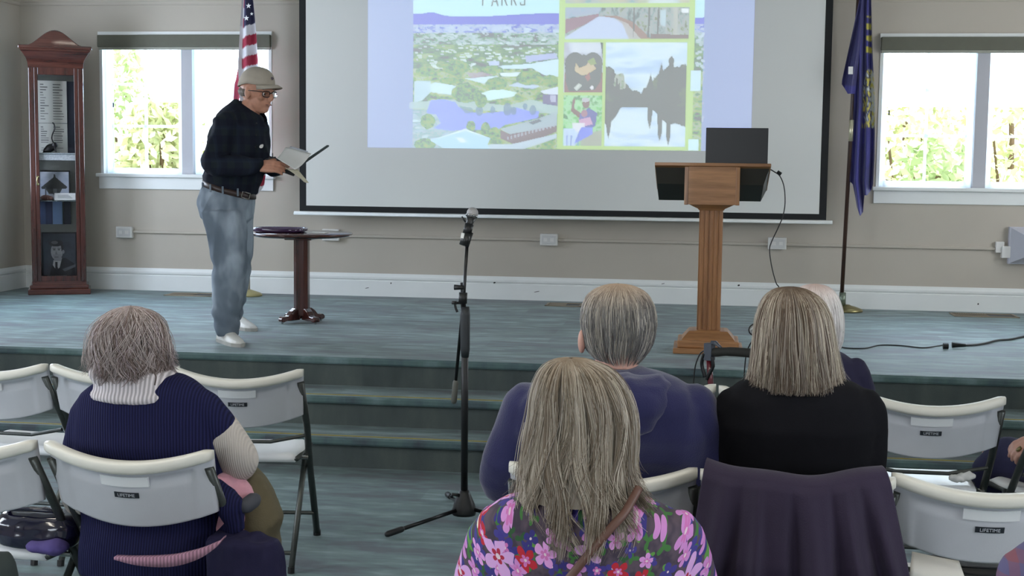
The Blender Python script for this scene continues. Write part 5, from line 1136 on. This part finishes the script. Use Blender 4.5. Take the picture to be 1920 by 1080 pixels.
p5, R5 = sitter('woman with long grey-blond hair in a floral print blouse, nearest the camera', Y5,
    [(895, 1050, 1150, .05), (925, 1010, 1195, .08), (945, 940, 1245, .10), (968, 900, 1290, .115), (1010, 890, 1305, .125), (1080, 880, 1318, .13), (1200, 885, 1315, .14), (1400, 885, 1315, .15, .04), (1470, 895, 1305, .14, .06)],
    hc5, prj(1105, 935, Y5), [(925, 1005), (1268, 1005)], [(885, 1230, .05), (1318, 1230, .05)], floral(), M('plum_trousers', (60, 50, 70), .85), None, .98, wrinkle=(.004, (5, 5, 5)), top_name='floral_blouse', arm_r=(.055, .052, .045), voxel=.007, yaw=.0)
h5 = Hair([(672, 1066, 1074, .004, .0), (677, 1035, 1112, .05, 0), (697, 1014, 1150, .09, 0), (735, 1000, 1176, .115, 0), (780, 994, 1188, .122, 0), (830, 985, 1188, .122, -.004), (870, 980, 1186, .118, -.012), (905, 978, 1195, .115, -.02), (940, 975, 1210, .118, -.03), (975, 992, 1218, .125, -.035), (1015, 1030, 1190, .12, -.035)], Y5+.02)
HC5 = [(170, 160, 146), (148, 136, 120), (194, 184, 170), (128, 114, 98), (160, 152, 142)]
h5.build('hair', p5, m_hair, HC5, n=5200, seed=21, r=.00085, t0=(0, .45), t1=(.72, 1.0), mixc=1, wob=.26, lift=.10, clump=23, tip=.42, depth=.12, face=.7, face_t=.3, npts=20, base_t=.76, crown_col=((150, 132, 112), .28), sway=.06, base_k=.91)
h5.build('hair', p5, m_hair, HC5, n=420, seed=31, r=.0006, t0=(.05, .5), t1=(.6, .98), wob=.4, lift=.10, clump=70, tip=.3, depth=-.09, face=.7, face_t=.3, npts=18, base=False, part='flyaway_strands')
bm = NB(); tube(bm, cr_path([prj(1198, 915, Y5-.07), prj(1172, 960, Y5-.11), prj(1150, 985, Y5-.13), prj(1120, 1020, Y5-.142), prj(1080, 1068, Y5-.145), prj(1040, 1120, Y5-.145)]), .009, 10, 1.0)
for v in bm.verts: pass
tag(obj('bag_strap', bm, M('brown_leather', (98, 68, 58), .5, .1, 20, .1), None, True), 'brown leather bag strap across the back of the floral blouse', 'bag strap')

# --- person at the right edge: only lap and hand show ---------------------------------
Y6 = 5.33
p6 = thing('person', 'seated person at right edge, only a navy lap and a hand with a ring show', 'person', (0, 0, 0))
hcx = 1.56; hd = prj(1903, 842, 5.50)
bm = NB(); head6 = Vector((hcx, Y6+.05, 1.18)); R6 = head_parts(bm, head6, 1., .2, 0, (hcx, Y6, 1.0))
kn = [prj(1862, 872, 5.72), Vector((1.50, 5.85, .52))]
kn[0].z = .50
tube(bm, [(hcx, Y6+.05, .53), (hcx, Y6, .75), (hcx, Y6, .95)], [.12, .11, .09], 16, round_ends=True)
for q, k_ in zip((-1, 1), kn): tube(bm, [(hcx+q*.08, Y6+.05, .53), k_, k_+Vector((0, .03, -.42))], [.075, .055, .04], 12, round_ends=True)
tube(bm, [(hcx-.17, Y6, .93), (hcx-.22, Y6-.0, .70), hd+Vector((.13, -.03, .03))], [.04, .035, .027], 12, round_ends=True); tube(bm, [(hcx+.17, Y6, .93), (hcx+.24, Y6, .7), (hcx+.1, Y6+.25, .62)], [.04, .035, .03], 12, round_ends=True)
hand(bm, hd+Vector((.13, -.03, .03)), (-1, .1, -.12), (0, -.5, .8), curl=.95, side=1, s=1.15); hand(bm, (hcx+.1, Y6+.25, .62), (-.3, .8, -.2), (0, 0, 1), curl=.6)
obj('body', fuse(bm, .006, 2), m_skin2, p6, True); eyes(p6, head6, R6)
bm = NB(); tube(bm, [hd+Vector((.005, -.03, .01)), hd+Vector((.011, -.03, .004))], .0125, 12); obj('ring', bm, m_brass, p6, True)
bm = NB(); tube(bm, [(hcx, Y6+.05, .5), (hcx, Y6, .75), (hcx, Y6, .98)], [.16, .16, .12], 18, round_ends=True)
tube(bm, [(hcx-.16, Y6, .94), (hcx-.22, Y6, .70), hd+Vector((.17, -.03, .035))], [.06, .05, .042], 14, round_ends=True); tube(bm, [(hcx+.16, Y6, .94), (hcx+.24, Y6, .7), (hcx+.12, Y6+.2, .63)], [.06, .05, .042], 14, round_ends=True)
obj('sweater', fuse(bm, .01, 4, (.005, (7, 7, 7))), M('plum_sweater', (92, 66, 88), .85), p6, True)
bm = NB()
for q, k_ in zip((-1, 1), kn): tube(bm, [(hcx+q*.08, Y6+.03, .54), k_+Vector((.03, -.05, .005)), k_+Vector((0, 0, -.05)), k_+Vector((0, .03, -.40))], [.105, .088, .08, .07], 16, round_ends=True)
obj('trousers', fuse(bm, .01, 4, (.005, (7, 7, 7))), M('navy_trousers', (38, 38, 74), .85, .1, 12, .1), p6, True)
for k_ in kn:
    bm = NB(); a_ = Vector((k_.x, k_.y+.03, .08)); ell(bm, a_+Vector((0, .0, -.03)), (.045, .05, .045)); ell(bm, a_+Vector((0, .10, -.05)), (.048, .10, .032)); obj('shoe', fuse(bm, .008, 3), M('dark_shoe', (0, 0, 0)), p6, True)
bm = NB(); ell(bm, head6+Vector((0, -.015, .03)), (.088, .105, .098)); obj('hair', fuse(bm, .008, 1, (.006, (40, 40, 20))), M('grey_hair', (160, 154, 150), .6, .2, 60), p6, True)

# ================================================================== THE SPEAKING MAN
Y0 = 8.40
def mp(px, py, dy=0.): return W(px, py, Y=Y0+dy)
p7 = thing('person', 'standing man in tan cap, dark navy plaid shirt and jeans reading papers on stage', 'person', (0, 0, 0))
SH = Vector((0, 0, 0))
hc7 = mp(481, 173, 0); s7 = 1.14
yaw7 = -1.92; pit7 = -.14       # face turned right and a little towards the hall, looking down
bm = NB(); R7 = head_parts(bm, hc7, s7, yaw7, pit7, mp(462, 225))
def hd7(p): return hc7+R7 @ (Vector(p)*s7)
sr_, el_, wr_ = mp(425, 232, -.15), mp(402, 308, -.22), mp(487, 312, -.27)
sl_, ell_, wl_ = mp(465, 232, .17), mp(470, 300, .20), mp(520, 316, .05)
hipc = mp(425, 375); 
legs = [(mp(418, 385, -.09), mp(432, 492, -.11), mp(424, 618, -.12)), (mp(436, 385, .09), mp(452, 490, .10), mp(442, 596, .17))]
tube(bm, [hipc, mp(440, 300), mp(455, 240)], [.13, .12, .10], 16, round_ends=True)
for a_, b_, c_ in ((sr_, el_, wr_), (sl_, ell_, wl_)): tube(bm, [mp(450, 235), a_, b_, c_], [.06, .045, .036, .026], 12, round_ends=True)
for a_, b_, c_ in legs: tube(bm, [a_, b_, c_], [.065, .042, .034], 12, round_ends=True)
hand(bm, wr_, (1, -.05, .02), (.1, -.85, .5), curl=.75, side=-1, s=1.05); hand(bm, wl_-Vector((.03, 0, 0)), (.9, -.35, .05), (.1, .2, -1), curl=.7, side=1, s=1.05)
m_skin7 = M('skin_tanned', (188, 136, 112), .5, .12, 40, .08, 200, .4)
obj('body', fuse(bm, .0052, 2), m_skin7, p7, True); eyes(p7, hc7, R7, s7)
# mouth and cheeks
bm = NB(); tube(bm, [hd7((x, .094-.22*x*x*10*.12, -.058)) for x in (-.022, -.01, 0, .01, .022)], .0038, 8, round_ends=True); obj('lips', bm, M('lips', (150, 96, 86), .5), p7, True)
# shirt
def plaid():
    k = N('navy_plaid_flannel'); v = k.n('TexCoord'); sp = k.n('SeparateXYZ'); k.l(v.outputs['Object'], sp.inputs[0])
    def st(o, f, th): return k.math('GREATER_THAN', k.math('SINE', k.math('MULTIPLY', o, f)), th)
    h = k.math('ADD', sp.outputs[0], sp.outputs[1]); a = k.math('MULTIPLY', k.math('ADD', st(h, 62, .1), st(sp.outputs[2], 62, .1)), .5)
    c = k.ramp(a, [(0, (22, 25, 38)), (.4, (25, 30, 41)), (.9, (30, 37, 42))], True); c = k.mix(k.math('MULTIPLY', st(h, 31, .93), .15), c, (40, 52, 70)); c = k.mix(k.math('MULTIPLY', st(sp.outputs[2], 31, .93), .15), c, (40, 52, 70))
    k.l(c, k.b.inputs['Base Color']); k.b.inputs['Roughness'].default_value = .9; k.b.inputs['Specular IOR Level'].default_value = .2; return k.m
PLA = plaid()
def pring(py, x0, x1, ry, dy=0, n=26, tilt=0):
    a_, b_ = W(x0, py, Y=Y0+dy), W(x1, py, Y=Y0+dy); c = (a_+b_)/2; rx = (b_.x-a_.x)/2
    return [Vector((c.x+rx*cos(2*PI*k/n), Y0+dy+ry*sin(2*PI*k/n), c.z+tilt*cos(2*PI*k/n))) for k in range(n)]
bm = NB(); rings(bm, [pring(r[0], r[1], r[2], r[3], tilt=r[4] if len(r) > 4 else 0) for r in [(200, 444, 480, .06, -.04), (208, 432, 489, .10, -.035), (219, 415, 496, .15, -.03), (235, 403, 499, .18, -.01), (258, 396, 502, .19), (285, 393, 501, .185), (312, 390, 497, .18), (330, 387, 488, .175, -.015), (345, 385, 480, .172, -.03), (352, 386, 477, .165, -.04)]])
for a_, b_, c_, m0 in ((sr_, el_, wr_, .078), (sl_, ell_, wl_, .07)):
    pth = cr_path([a_, a_.lerp(b_, .55), b_, b_.lerp(c_, .5), c_-(c_-b_)*.06], 5); tube(bm, pth, [np.interp(i/(len(pth)-1), (0, .5, 1), (m0, .072, .05)) for i in range(len(pth))], 16, round_ends=True)
obj('shirt', fuse(bm, .009, 4, (.012, (8, 8, 8))), PLA, p7, True)
bm = NB(); 
cp = [hd7((-.055, -.075, -.10)), hd7((0, -.095, -.095)), hd7((.06, -.07, -.10)), hd7((.075, .0, -.125)), hd7((.04, .065, -.16)), hd7((0, .085, -.175)), hd7((-.04, .065, -.16)), hd7((-.075, .0, -.125))]
cpath = cr_path(cp+[cp[0]], 5); R_ = [[p+Vector((0, 0, .024)), p+(p-hc7).normalized()*.012, p+Vector((0, 0, -.03))+(p-hc7).normalized()*.018, p+Vector((0, 0, -.03))] for p in cpath]
rings(bm, R_, cap=False); o = obj('shirt_collar', fuse(bm, .006, 2) if 0 else bm, PLA, p7, True)
sd = o.modifiers.new('s', 'SOLIDIFY'); sd.thickness = .006
bm = NB(); q = mp(497, 273, -.10); q = Vector((mp(497, 273).x, Y0-.085, mp(497, 273).z)); lathe(bm, [(.003, 0), (.017, 0), (.018, .003), (.003, .004)], seg=20, mat=Matrix.Translation(q) @ Matrix.Rotation(.9, 4, 'Z') @ Matrix.Rotation(PI/2, 4, 'X')); obj('name_badge', bm, m_paper, p7)
for k in range(5):
    a_ = mp(486-2*k, 232+22*k); bm = NB(); ell(bm, Vector((mp(497, 200).x-.02, Y0-.11-.012*k, a_.z)), (.005,)*3, seg=8); obj('button', bm, m_black, p7, True)
# jeans, belt
def denim():
    k = N('washed_denim'); f = k.noise(k.coord((1, 1, .5)), 5, 3); t_ = k.noise(k.coord((1, 1, 1)), 380, 1)
    k.l(k.mix(k.math('MULTIPLY', t_, .25), k.ramp(f, [(.35, (92, 104, 116)), (.52, (112, 124, 136)), (.66, (166, 178, 190))]), (70, 82, 98)), k.b.inputs['Base Color']); k.b.inputs['Roughness'].default_value = .85; k.bump(t_, .2, .002); return k.m
DEN = denim()
bm = NB(); rings(bm, [pring(*r[:4], tilt=r[4] if len(r) > 4 else 0) for r in [(354, 385, 475, .168, -.04), (366, 379, 474, .172, -.03), (385, 374, 473, .18, -.01), (408, 378, 470, .18), (425, 392, 455, .12)]])
def leg(rows, dy):
    R = []
    for py, x0, x1, ry, *e in rows: R.append(pring(py, x0, x1, ry, dy+(e[0] if e else 0), 20))
    rings(bm, R)
leg([(395, 376, 455, .10), (430, 386, 460, .105), (465, 396, 462, .10), (500, 400, 463, .095), (540, 401, 455, .09), (580, 401, 450, .085), (612, 403, 447, .08), (627, 409, 444, .075)], -.105)
leg([(395, 392, 472, .10), (430, 410, 473, .10), (465, 420, 472, .095), (500, 425, 469, .09), (540, 425, 462, .085), (575, 422, 454, .08), (600, 420, 449, .075)], .13)
jm = fuse(bm, .009, 3, (.009, (9, 9, 5)))
push(jm, lambda c: .007*sin((c[2]-ZS)*62+30*c[0])*max(0, 1-abs(c[2]-ZS-.17)/.16)+.006*sin((c[2]-ZS)*48)*max(0, 1-abs(c[2]-ZS-.5)/.1))   # bunching above the shoes and behind the knees
obj('jeans', jm, DEN, p7, True)
bm = NB(); rr = [pring(py, x0, x1, ry, tilt=-.045) for py, x0, x1, ry in ((349, 384.5, 477, .172), (349.5, 383, 478, .178), (360, 382, 478, .178), (360.5, 383.5, 477, .172))]
rings(bm, rr); obj('belt', bm, M('brown_belt', (52, 38, 34), .4, .1), p7, True)
q = mp(470, 368); bm = NB(); M_ = Matrix.Translation(Vector((q.x-.004, Y0-.095, q.z+.008))) @ Matrix.Rotation(.8, 4, 'Z') @ Matrix.Rotation(.3, 4, 'Y')
for b_ in (((-.03, -.01, -.022), (.03, 0, -.016)), ((-.03, -.01, .016), (.03, 0, .022)), ((-.03, -.01, -.022), (-.024, 0, .022)), ((.024, -.01, -.022), (.03, 0, .022))): box(bm, *b_, M_)
obj('belt_buckle', bm, m_steel, p7)
for px in (392, 412, 436, 460):
    a_ = mp(px, 354+(px-430)*.16); bm = NB(); yy = Y0-.176*math.sqrt(max(.02, 1-((px-430)/48)**2))-.004; box(bm, (a_.x-.006, yy-.004, a_.z-.028), (a_.x+.006, yy+.004, a_.z+.022)); obj('belt_loop', bm, DEN, p7, bevel=.002)
# shoes
for (tx, ty, hx_, hy_, dy) in ((462, 642, 418, 626, -.13), (474, 610, 436, 600, .14)):
    toe = W(tx, ty, Z=ZS+.04); heel = W(hx_, hy_, Z=ZS+.05); d = (toe-heel); d.z = 0; L = .29; d.normalize(); n = Vector((-d.y, d.x, 0)); bm = NB(); R = []
    z0_ = ZS
    for t_, w_, h_ in ((-.16, .026, .065), (-.05, .038, .09), (.15, .042, .095), (.4, .045, .085), (.65, .05, .062), (.85, .047, .048), (1.0, .034, .038), (1.07, .012, .026)):
        c = heel+d*(.285*t_); c.z = z0_; R.append([c+n*w_+Vector((0, 0, .012)), c+n*w_*1.02+Vector((0, 0, h_*.45)), c+n*w_*.7+Vector((0, 0, h_*.9)), c+n*w_*.2+Vector((0, 0, h_)), c-n*w_*.2+Vector((0, 0, h_)), c-n*w_*.7+Vector((0, 0, h_*.9)), c-n*w_*1.02+Vector((0, 0, h_*.45)), c-n*w_+Vector((0, 0, .012))])
    rings(bm, R); sh_ = obj('shoe', fuse(bm, .006, 2), M('white_leather', (214, 212, 206), .5, .04, 20), p7, True)
    bm = NB(); R = []
    for t_, w_ in ((-.19, .022), (-.05, .042), (.4, .049), (.65, .054), (.9, .048), (1.05, .026), (1.1, .008)):
        c = heel+d*(.285*t_); c.z = z0_; R.append([c+n*w_, c+n*w_+Vector((0, 0, .022)), c-n*w_+Vector((0, 0, .022)), c-n*w_])
    rings(bm, R); obj('sole', bm, M('sole_grey', (168, 166, 160), .6), sh_)
# cap
CAP = M('tan_cotton_cap', (172, 162, 148), .85, .06, 20, .1, 200)
def capm():
    bm = NB(); R = []
    for t_ in np.linspace(0, 1, 12):
        a_ = t_*PI/2*1.0; k_ = cos(a_)**.8 if t_ < 1 else .02; zz = .044+.098*sin(a_)**.95
        R.append([hd7((.088*k_*cos(p), -.004+.108*k_*sin(p)*(1.0 if sin(p) > 0 else 1.05), zz-(.03*(1-t_) if sin(p) < 0 else .0)*abs(sin(p)))) for p in np.linspace(0, 2*PI, 36, endpoint=False)])
    rings(bm, R, cap=False); o = obj('cap', bm, CAP, p7, True); s_ = o.modifiers.new('s', 'SOLIDIFY'); s_.thickness = .004
    bm = NB(); R = []
    for u in np.linspace(-1, 1, 15):
        x = u*.078; yb_ = .108*math.sqrt(max(0, 1-(x/.092)**2))*.96; yf = yb_+.062*(1-abs(u)**2.6); R.append([hd7((x, yb_-.004, .054-.012*u*u)), hd7((x*.99, (yb_+yf)/2, .058-.022*u*u)), hd7((x*.96, yf, .048-.03*u*u))])
    rings(bm, R, cap=False, closed=False); v_ = obj('visor', bm, CAP, o, True); s_ = v_.modifiers.new('s', 'SOLIDIFY'); s_.thickness = .006
    bm = NB(); ell(bm, hd7((0, 0, .139)), (.008, .008, .005)); obj('cap_button', bm, CAP, o, True)
    bm = NB(); ell(bm, hd7((-.0, .098, .088)), (.010, .007, .010)); obj('cap_emblem', bm, M('emblem_dark', (96, 84, 92), .7), o, True)
    return o
cap = capm()
# hair under the cap, glasses
bm = NB(); ell(bm, hd7((0, -.035, -.005)), (.079*s7, .070*s7, .036*s7), R7); obj('hair', fuse(bm, .006, 1, (.004, (40, 40, 20))), M('grey_brown_hair', (118, 108, 100), .7, .2, 80), p7, True)
bm = NB()
for q in (-1, 1):
    P = [hd7((q*.034+.026*math.copysign(abs(cos(a))**.7, cos(a)), .098-.012*abs(cos(a)) if 0 else .100-.010*(q*cos(a) > 0)*abs(cos(a)), .0+.017*math.copysign(abs(sin(a))**.7, sin(a)))) for a in np.linspace(0, 2*PI, 21)]; tube(bm, P, .0028, 6)
    tube(bm, [hd7((q*.060, .092, .010)), hd7((q*.078, .05, .010)), hd7((q*.082, -.01, .006))], .0026, 6)
tube(bm, [hd7((-.009, .102, .006)), hd7((0, .106, .009)), hd7((.009, .102, .006))], .0025, 6)
gg = obj('eyeglasses', bm, M('dark_spectacle_frame', (38, 30, 30), .3), p7, True)
for q in (-1, 1):
    bm = NB(); rings(bm, [[hd7((q*.034+.025*cos(a), .0985+e, .016*sin(a))) for a in np.linspace(0, 2*PI, 18, endpoint=False)] for e in (0, .0012)]); obj('lens', bm, m_glass, gg, True)
# papers, folder and glasses case in his hands
def leafsheet(name, label, cat, P, bend, mat=m_paper):
    P = [Vector(p) for p in P]; nrm = (P[1]-P[0]).cross(P[3]-P[0]).normalized()
    me = grid_mesh(lambda u, v: P[0]*(1-u)*(1-v)+P[1]*u*(1-v)+P[2]*u*v+P[3]*(1-u)*v+nrm*bend*sin(PI*u)*(.4+.6*v), 12, 10); o = obj(name, me, mat, None, True); s_ = o.modifiers.new('s', 'SOLIDIFY'); s_.thickness = .0012; return tag(o, label, cat)
leafsheet('paper_sheet', 'white curved sheet of paper held up by the man in the cap', 'paper', [mp(519, 297, -.30), mp(536, 276, -.05), mp(584, 288, -.08), mp(553, 318, -.33)], .025)
leafsheet('paper_sheet', 'cream sheet corner hanging below the papers in the man\'s hand', 'paper', [mp(534, 314, -.26), mp(558, 318, -.12), mp(579, 343, -.12), mp(565, 335, -.26)], .01, M('cream_paper', (226, 216, 190), .8))
leafsheet('paper_sheet', 'second white sheet behind the curved page in the man\'s hand', 'paper', [mp(524, 296, -.24), mp(545, 274, .0), mp(578, 284, -.02), mp(551, 312, -.25)], .018, M('bluish_paper', (206, 206, 216), .8))
bm = NB(); a_, b_ = mp(556, 314, -.12), mp(614, 274, .06); tube(bm, [a_, b_], [.013, .011], 12, .45, round_ends=True)
tag(obj('dark_pointer', bm, M('dark_green_grey', (56, 66, 66), .4), None, True), 'thin dark stick pointing up right out of the papers in the man\'s hand', 'stick')
bm = NB(); box(bm, (-.055, -.035, -.012), (.055, .035, .012), Matrix.Translation(mp(537, 321, -.15)) @ Matrix.Rotation(.35, 4, 'Y') @ Matrix.Rotation(.3, 4, 'Z'))
tag(obj('black_case', bm, m_black, None, bevel=.006), 'small black case held under the papers by the man in the cap', 'case')
bm = NB(); tube(bm, [mp(499, 299, -.30), mp(516, 295, -.31)], .0045, 8, round_ends=True); tube(bm, [mp(511, 296, -.31), mp(511, 287, -.31)], .003, 6)
tag(obj('pen', bm, m_black, None, True), 'short black pen between the fingers of the man in the cap', 'pen')

# ================================================================== ROLLATOR
Yr = 6.35; rx0 = W(1333, 660, Y=Yr).x; rz0 = W(1380, 657, Y=Yr).z
ro = thing('rollator', 'dark red four-wheeled walker with black grips in front of the white-haired person', 'walker', (rx0, Yr, 0), -.5)
RED = M('dark_red_enamel', (92, 22, 34), .3, .05, coat=.5)
for q in (0, .52):
    bm = NB(); tube(bm, cr_path([(.01, q, rz0-.012), (.10, q, rz0), (.24, q, rz0+.004)], 5), [.019, .0215, .0215, .0205, .02, .0215, .0215, .0215, .0215, .0215, .021], 14, round_ends=True); obj('hand_grip', bm, M('foam_black', (32, 32, 28), .8, .1, 60), ro, True)
    bm = NB(); box(bm, (-.028, q-.02, rz0-.05), (.012, q+.02, rz0+.03)); tube(bm, [(-.0, q, rz0+.03), (.02, q, rz0+.035), (.055, q, rz0+.012)], [.016, .012, .006], 8, .6); bh = obj('brake_housing', bm, M('brake_grey', (62, 68, 80), .35), ro, bevel=.005)
    bm = NB(); tube(bm, cr_path([(.012, q-.015, rz0-.03), (.02, q-.015, rz0-.075), (.0, q-.015, rz0-.115), (-.012, q-.015, rz0-.14)]), [.01]*9+[.009]*16, 8, .6); tube(bm, cr_path([(-.028, q-.015, rz0-.02), (-.038, q-.015, rz0-.07), (-.02, q-.015, rz0-.13)]), .009, 8); obj('brake_lever', bm, m_blackm, bh, True)
    bm = NB(); tube(bm, cr_path([(-.02, q, rz0-.0), (-.06, q, rz0-.03), (-.085, q, rz0-.12), (-.08, q, rz0-.3), (.0, q, .25)], 6), .0035, 6); obj('brake_cable', bm, m_black, ro, True)
    bm = NB(); tube(bm, [(-.008, q, rz0-.05), (.0, q, rz0-.14), (.03, q, .50), (.05, q, .12)], .014, 12); tube(bm, [(.03, q, .52), (.50, q, .48), (.60, q, .12)], .014, 12); obj('side_frame', bm, RED, ro, True)
    for x in (.05, .60):
        bm = NB(); tube(bm, [(x, q-.016, .095), (x, q+.016, .095)], .095, 28); wh = obj('wheel', bm, M('grey_tyre', (58, 58, 60), .7), ro, True); bm = NB(); tube(bm, [(x, q-.02, .095), (x, q+.02, .095)], .055, 20); obj('rim', bm, M('rim_grey', (150, 150, 154), .4), wh, True)
obj('seat', B(((.08, .03, .50), (.44, .49, .53))), m_black, ro, bevel=.01)
bm = NB(); tube(bm, [(.32, .0, .2), (.32, .52, .2)], .01, 8); tube(bm, [(.28, .0, .2), (.28, .52, .46)], .008, 8); obj('cross_brace', bm, RED, ro, True)

# ================================================================== JACKET OVER THE CHAIR, BAGS, PAPERS
cj = Vector((.27, 3.72, 0)); JK = M('plum_jacket_cloth', (46, 37, 58), .75, .10, 10, .15, 260, .25, sheen=.1)
top_z = .852
def jx(px, py): return W(px, py, Y=3.66).x
def drape(u, v):
    """v 0 front side low, .28 over the rail, 1 bottom of the rear side"""
    L_ = np.interp(v, (0, .2, .28, .34, .6, 1), (jx(1335, 885), jx(1330, 872), jx(1324, 874), jx(1318, 890), jx(1290, 985), jx(1240, 1300))); R2_ = np.interp(v, (0, .2, .28, .34, .6, 1), (jx(1650, 885), jx(1655, 880), jx(1664, 884), jx(1672, 900), jx(1706, 985), jx(1765, 1300)))
    x = L_+(R2_-L_)*u; sag = .022*math.sin(PI*u)+.004*sin(13*u); cv_ = -.055*sin(PI*u)
    if v < .2: z = top_z-.28*(1-v/.2)-sag; y = 3.785+cv_+.04*(1-v/.2)
    elif v < .34: a_ = (v-.2)/.14*PI; z = top_z-sag-.008+.030*sin(a_); y = 3.735+cv_+.05*cos(a_)
    else:
        t_ = (v-.34)/.66; z = top_z-sag-.008-.62*t_; y = 3.675+cv_*(1-.5*t_)-.05*min(1, t_*3)-.02*t_
        amp = .004+.045*min(1, t_*1.3)
        f = 0
        for c_, w_, sg, dr_ in ((.12, .035, 1, -.06), (.22, .03, -1, -.10), (.30, .028, 1, .0), (.48, .03, -1, .02), (.56, .04, 1, .05), (.68, .022, -1, .02), (.75, .03, 1, .06), (.83, .025, -1, .10), (.90, .03, .8, .08)):
            f += sg*math.exp(-((u-c_-dr_*t_)/w_)**2)
        y -= amp*f*1.1+.006*noise.noise(Vector((u*7, t_*5, 2)))
    return Vector((x, y, z))
me = grid_mesh(drape, 110, 90); jk = obj('jacket', me, JK, None, True); s_ = jk.modifiers.new('s', 'SOLIDIFY'); s_.thickness = .006; s_.offset = 1
tag(jk, 'dark purple jacket draped over chair back behind the woman in black', 'jacket')
# handbag on the second-row chair at the left edge
hb = thing('handbag', 'glossy dark navy handbag on the second-row chair at the left edge', 'handbag', (W(75, 990, Y=3.98).x, 3.98, .452))
bm = NB(); R = []
for z, w_, d_ in ((0, .10, .05), (.008, .125, .07), (.04, .14, .08), (.075, .138, .075), (.1, .12, .06), (.11, .08, .04)): R.append([Vector((w_*math.copysign(abs(cos(a))**.7, cos(a)), d_*math.copysign(abs(sin(a))**.7, sin(a)), z)) for a in np.linspace(0, 2*PI, 36, endpoint=False)])
rings(bm, R); obj('bag_body', fuse(bm, .006, 2, (.004, (10, 10, 10))), M('glossy_navy_vinyl', (26, 26, 50), .15, .05, 10, coat=.7), hb, True)
bm = NB(); tube(bm, cr_path([(-.09, 0, .09), (-.08, -.04, .12), (0, -.06, .13), (.08, -.04, .12), (.09, 0, .09)]), .007, 8); obj('bag_handle', bm, M('glossy_navy_vinyl', (0, 0, 0)), hb, True)
bm = NB(); ell(bm, (-.11, -.062, .055), (.005,)*3, seg=8); obj('rivet', bm, m_brass, hb, True)
bm = NB(); q = W(80, 1034, Y=3.86); ell(bm, (q.x-.01, 3.9, .472), (.062, .04, .018)); ell(bm, (q.x+.02, 3.89, .474), (.045, .04, .020))
tag(obj('purple_glove', fuse(bm, .006, 3, (.006, (16, 16, 16))), M('violet_knit', (84, 72, 132), .9, .1, 30), None, True), 'small folded violet cloth lying below the navy handbag on the left chair', 'cloth')
# white papers and a dark bag on the second-row chair at right
bgz = thing('dark_bag', 'flat black bag lying on the seat of the second-row chair at right', 'bag', (.82, 4.09, .455), 0)
bm = NB(); R = []
for z, w_, d_ in ((0, .15, .09), (.008, .165, .10), (.05, .16, .095), (.065, .13, .07)): R.append([Vector((w_*math.copysign(abs(cos(a))**.5, cos(a)), d_*math.copysign(abs(sin(a))**.5, sin(a)), z)) for a in np.linspace(0, 2*PI, 36, endpoint=False)])
rings(bm, R); obj('bag_body', bm, M('black_nylon', (26, 26, 30), .5), bgz, True)
bm = NB(); tube(bm, cr_path([(-.1, 0, .05), (-.06, -.09, .075), (.06, -.09, .075), (.1, 0, .05)]), .008, 8, .5); obj('bag_handle', bm, M('black_nylon', (0, 0, 0)), bgz, True)
for pts, lab in (([(1712, 1036), (1795, 1050), (1815, 1095), (1700, 1095)], 'white sheet with a pointed corner on the seat of the second-row chair at right'),):
    leafsheet('paper_sheet', lab, 'paper', [W(1710, 1034, Y=3.94), W(1798, 1052, Y=3.94), W(1822, 1120, Y=3.84), W(1700, 1120, Y=3.84)], .006, M('off_white_paper', (226, 224, 218), .8, .02))
bm = NB(); q = W(1815, 893, Y=5.5); ell(bm, W(1812, 893, Y=5.35)+Vector((0, 0, .0)), (.028, .02, .012)); ell(bm, W(1795, 897, Y=5.35), (.03, .02, .008))
o = tag(obj('crumpled_tissue', fuse(bm, .005, 1, (.008, (40, 40, 40))), m_paper, None, True), 'white crumpled tissue on the empty front-row chair seat at right', 'tissue'); 
# coat shoulders of two chairs nearer the camera, cut by the frame
def lump(name, label, cat, pts, rads, mat):
    bm = NB(); tube(bm, pts, rads, 16, round_ends=True); tag(obj(name, fuse(bm, .009, 3, (.01, (14, 14, 9))), mat, None, True), label, cat)
def tweed():
    k = N('checked_mauve_wool'); sp = k.n('SeparateXYZ'); v = k.n('TexCoord'); k.l(v.outputs['Object'], sp.inputs[0])
    s1 = k.math('GREATER_THAN', k.math('SINE', k.math('MULTIPLY', sp.outputs[0], 160)), .2); s2 = k.math('GREATER_THAN', k.math('SINE', k.math('MULTIPLY', sp.outputs[2], 160)), .2)
    k.l(k.mix(k.math('MULTIPLY', k.math('ADD', s1, s2), .5), (96, 92, 130), (132, 84, 98)), k.b.inputs['Base Color']); k.b.inputs['Roughness'].default_value = .9; return k.m
a_ = W(1915, 1085, Y=2.5)
lump('checked_coat', 'mauve and blue checked coat at the bottom right corner of the picture', 'coat', [a_+Vector((.02, 0, 0)), a_+Vector((.12, 0, .02)), a_+Vector((.3, 0, -.02)), a_+Vector((.4, 0, -.3))], [.06, .07, .07, .06], tweed())
chair(a_.x+.22, 2.38, 0, 'white folding chair holding the checked coat at the bottom right corner')
a_ = W(-10, 1082, Y=2.5)
lump('dark_green_coat', 'dark green coat at the bottom left corner of the picture', 'coat', [a_+Vector((.0, 0, 0)), a_+Vector((-.12, 0, .0)), a_+Vector((-.3, 0, -.04)), a_+Vector((-.35, 0, -.3))], [.05, .06, .06, .06], M('dark_green_wool', (38, 48, 48), .85, .1))
chair(a_.x-.2, 2.38, 0, 'white folding chair holding the dark green coat at the bottom left corner')

bpy.data.scenes.remove(scratch)
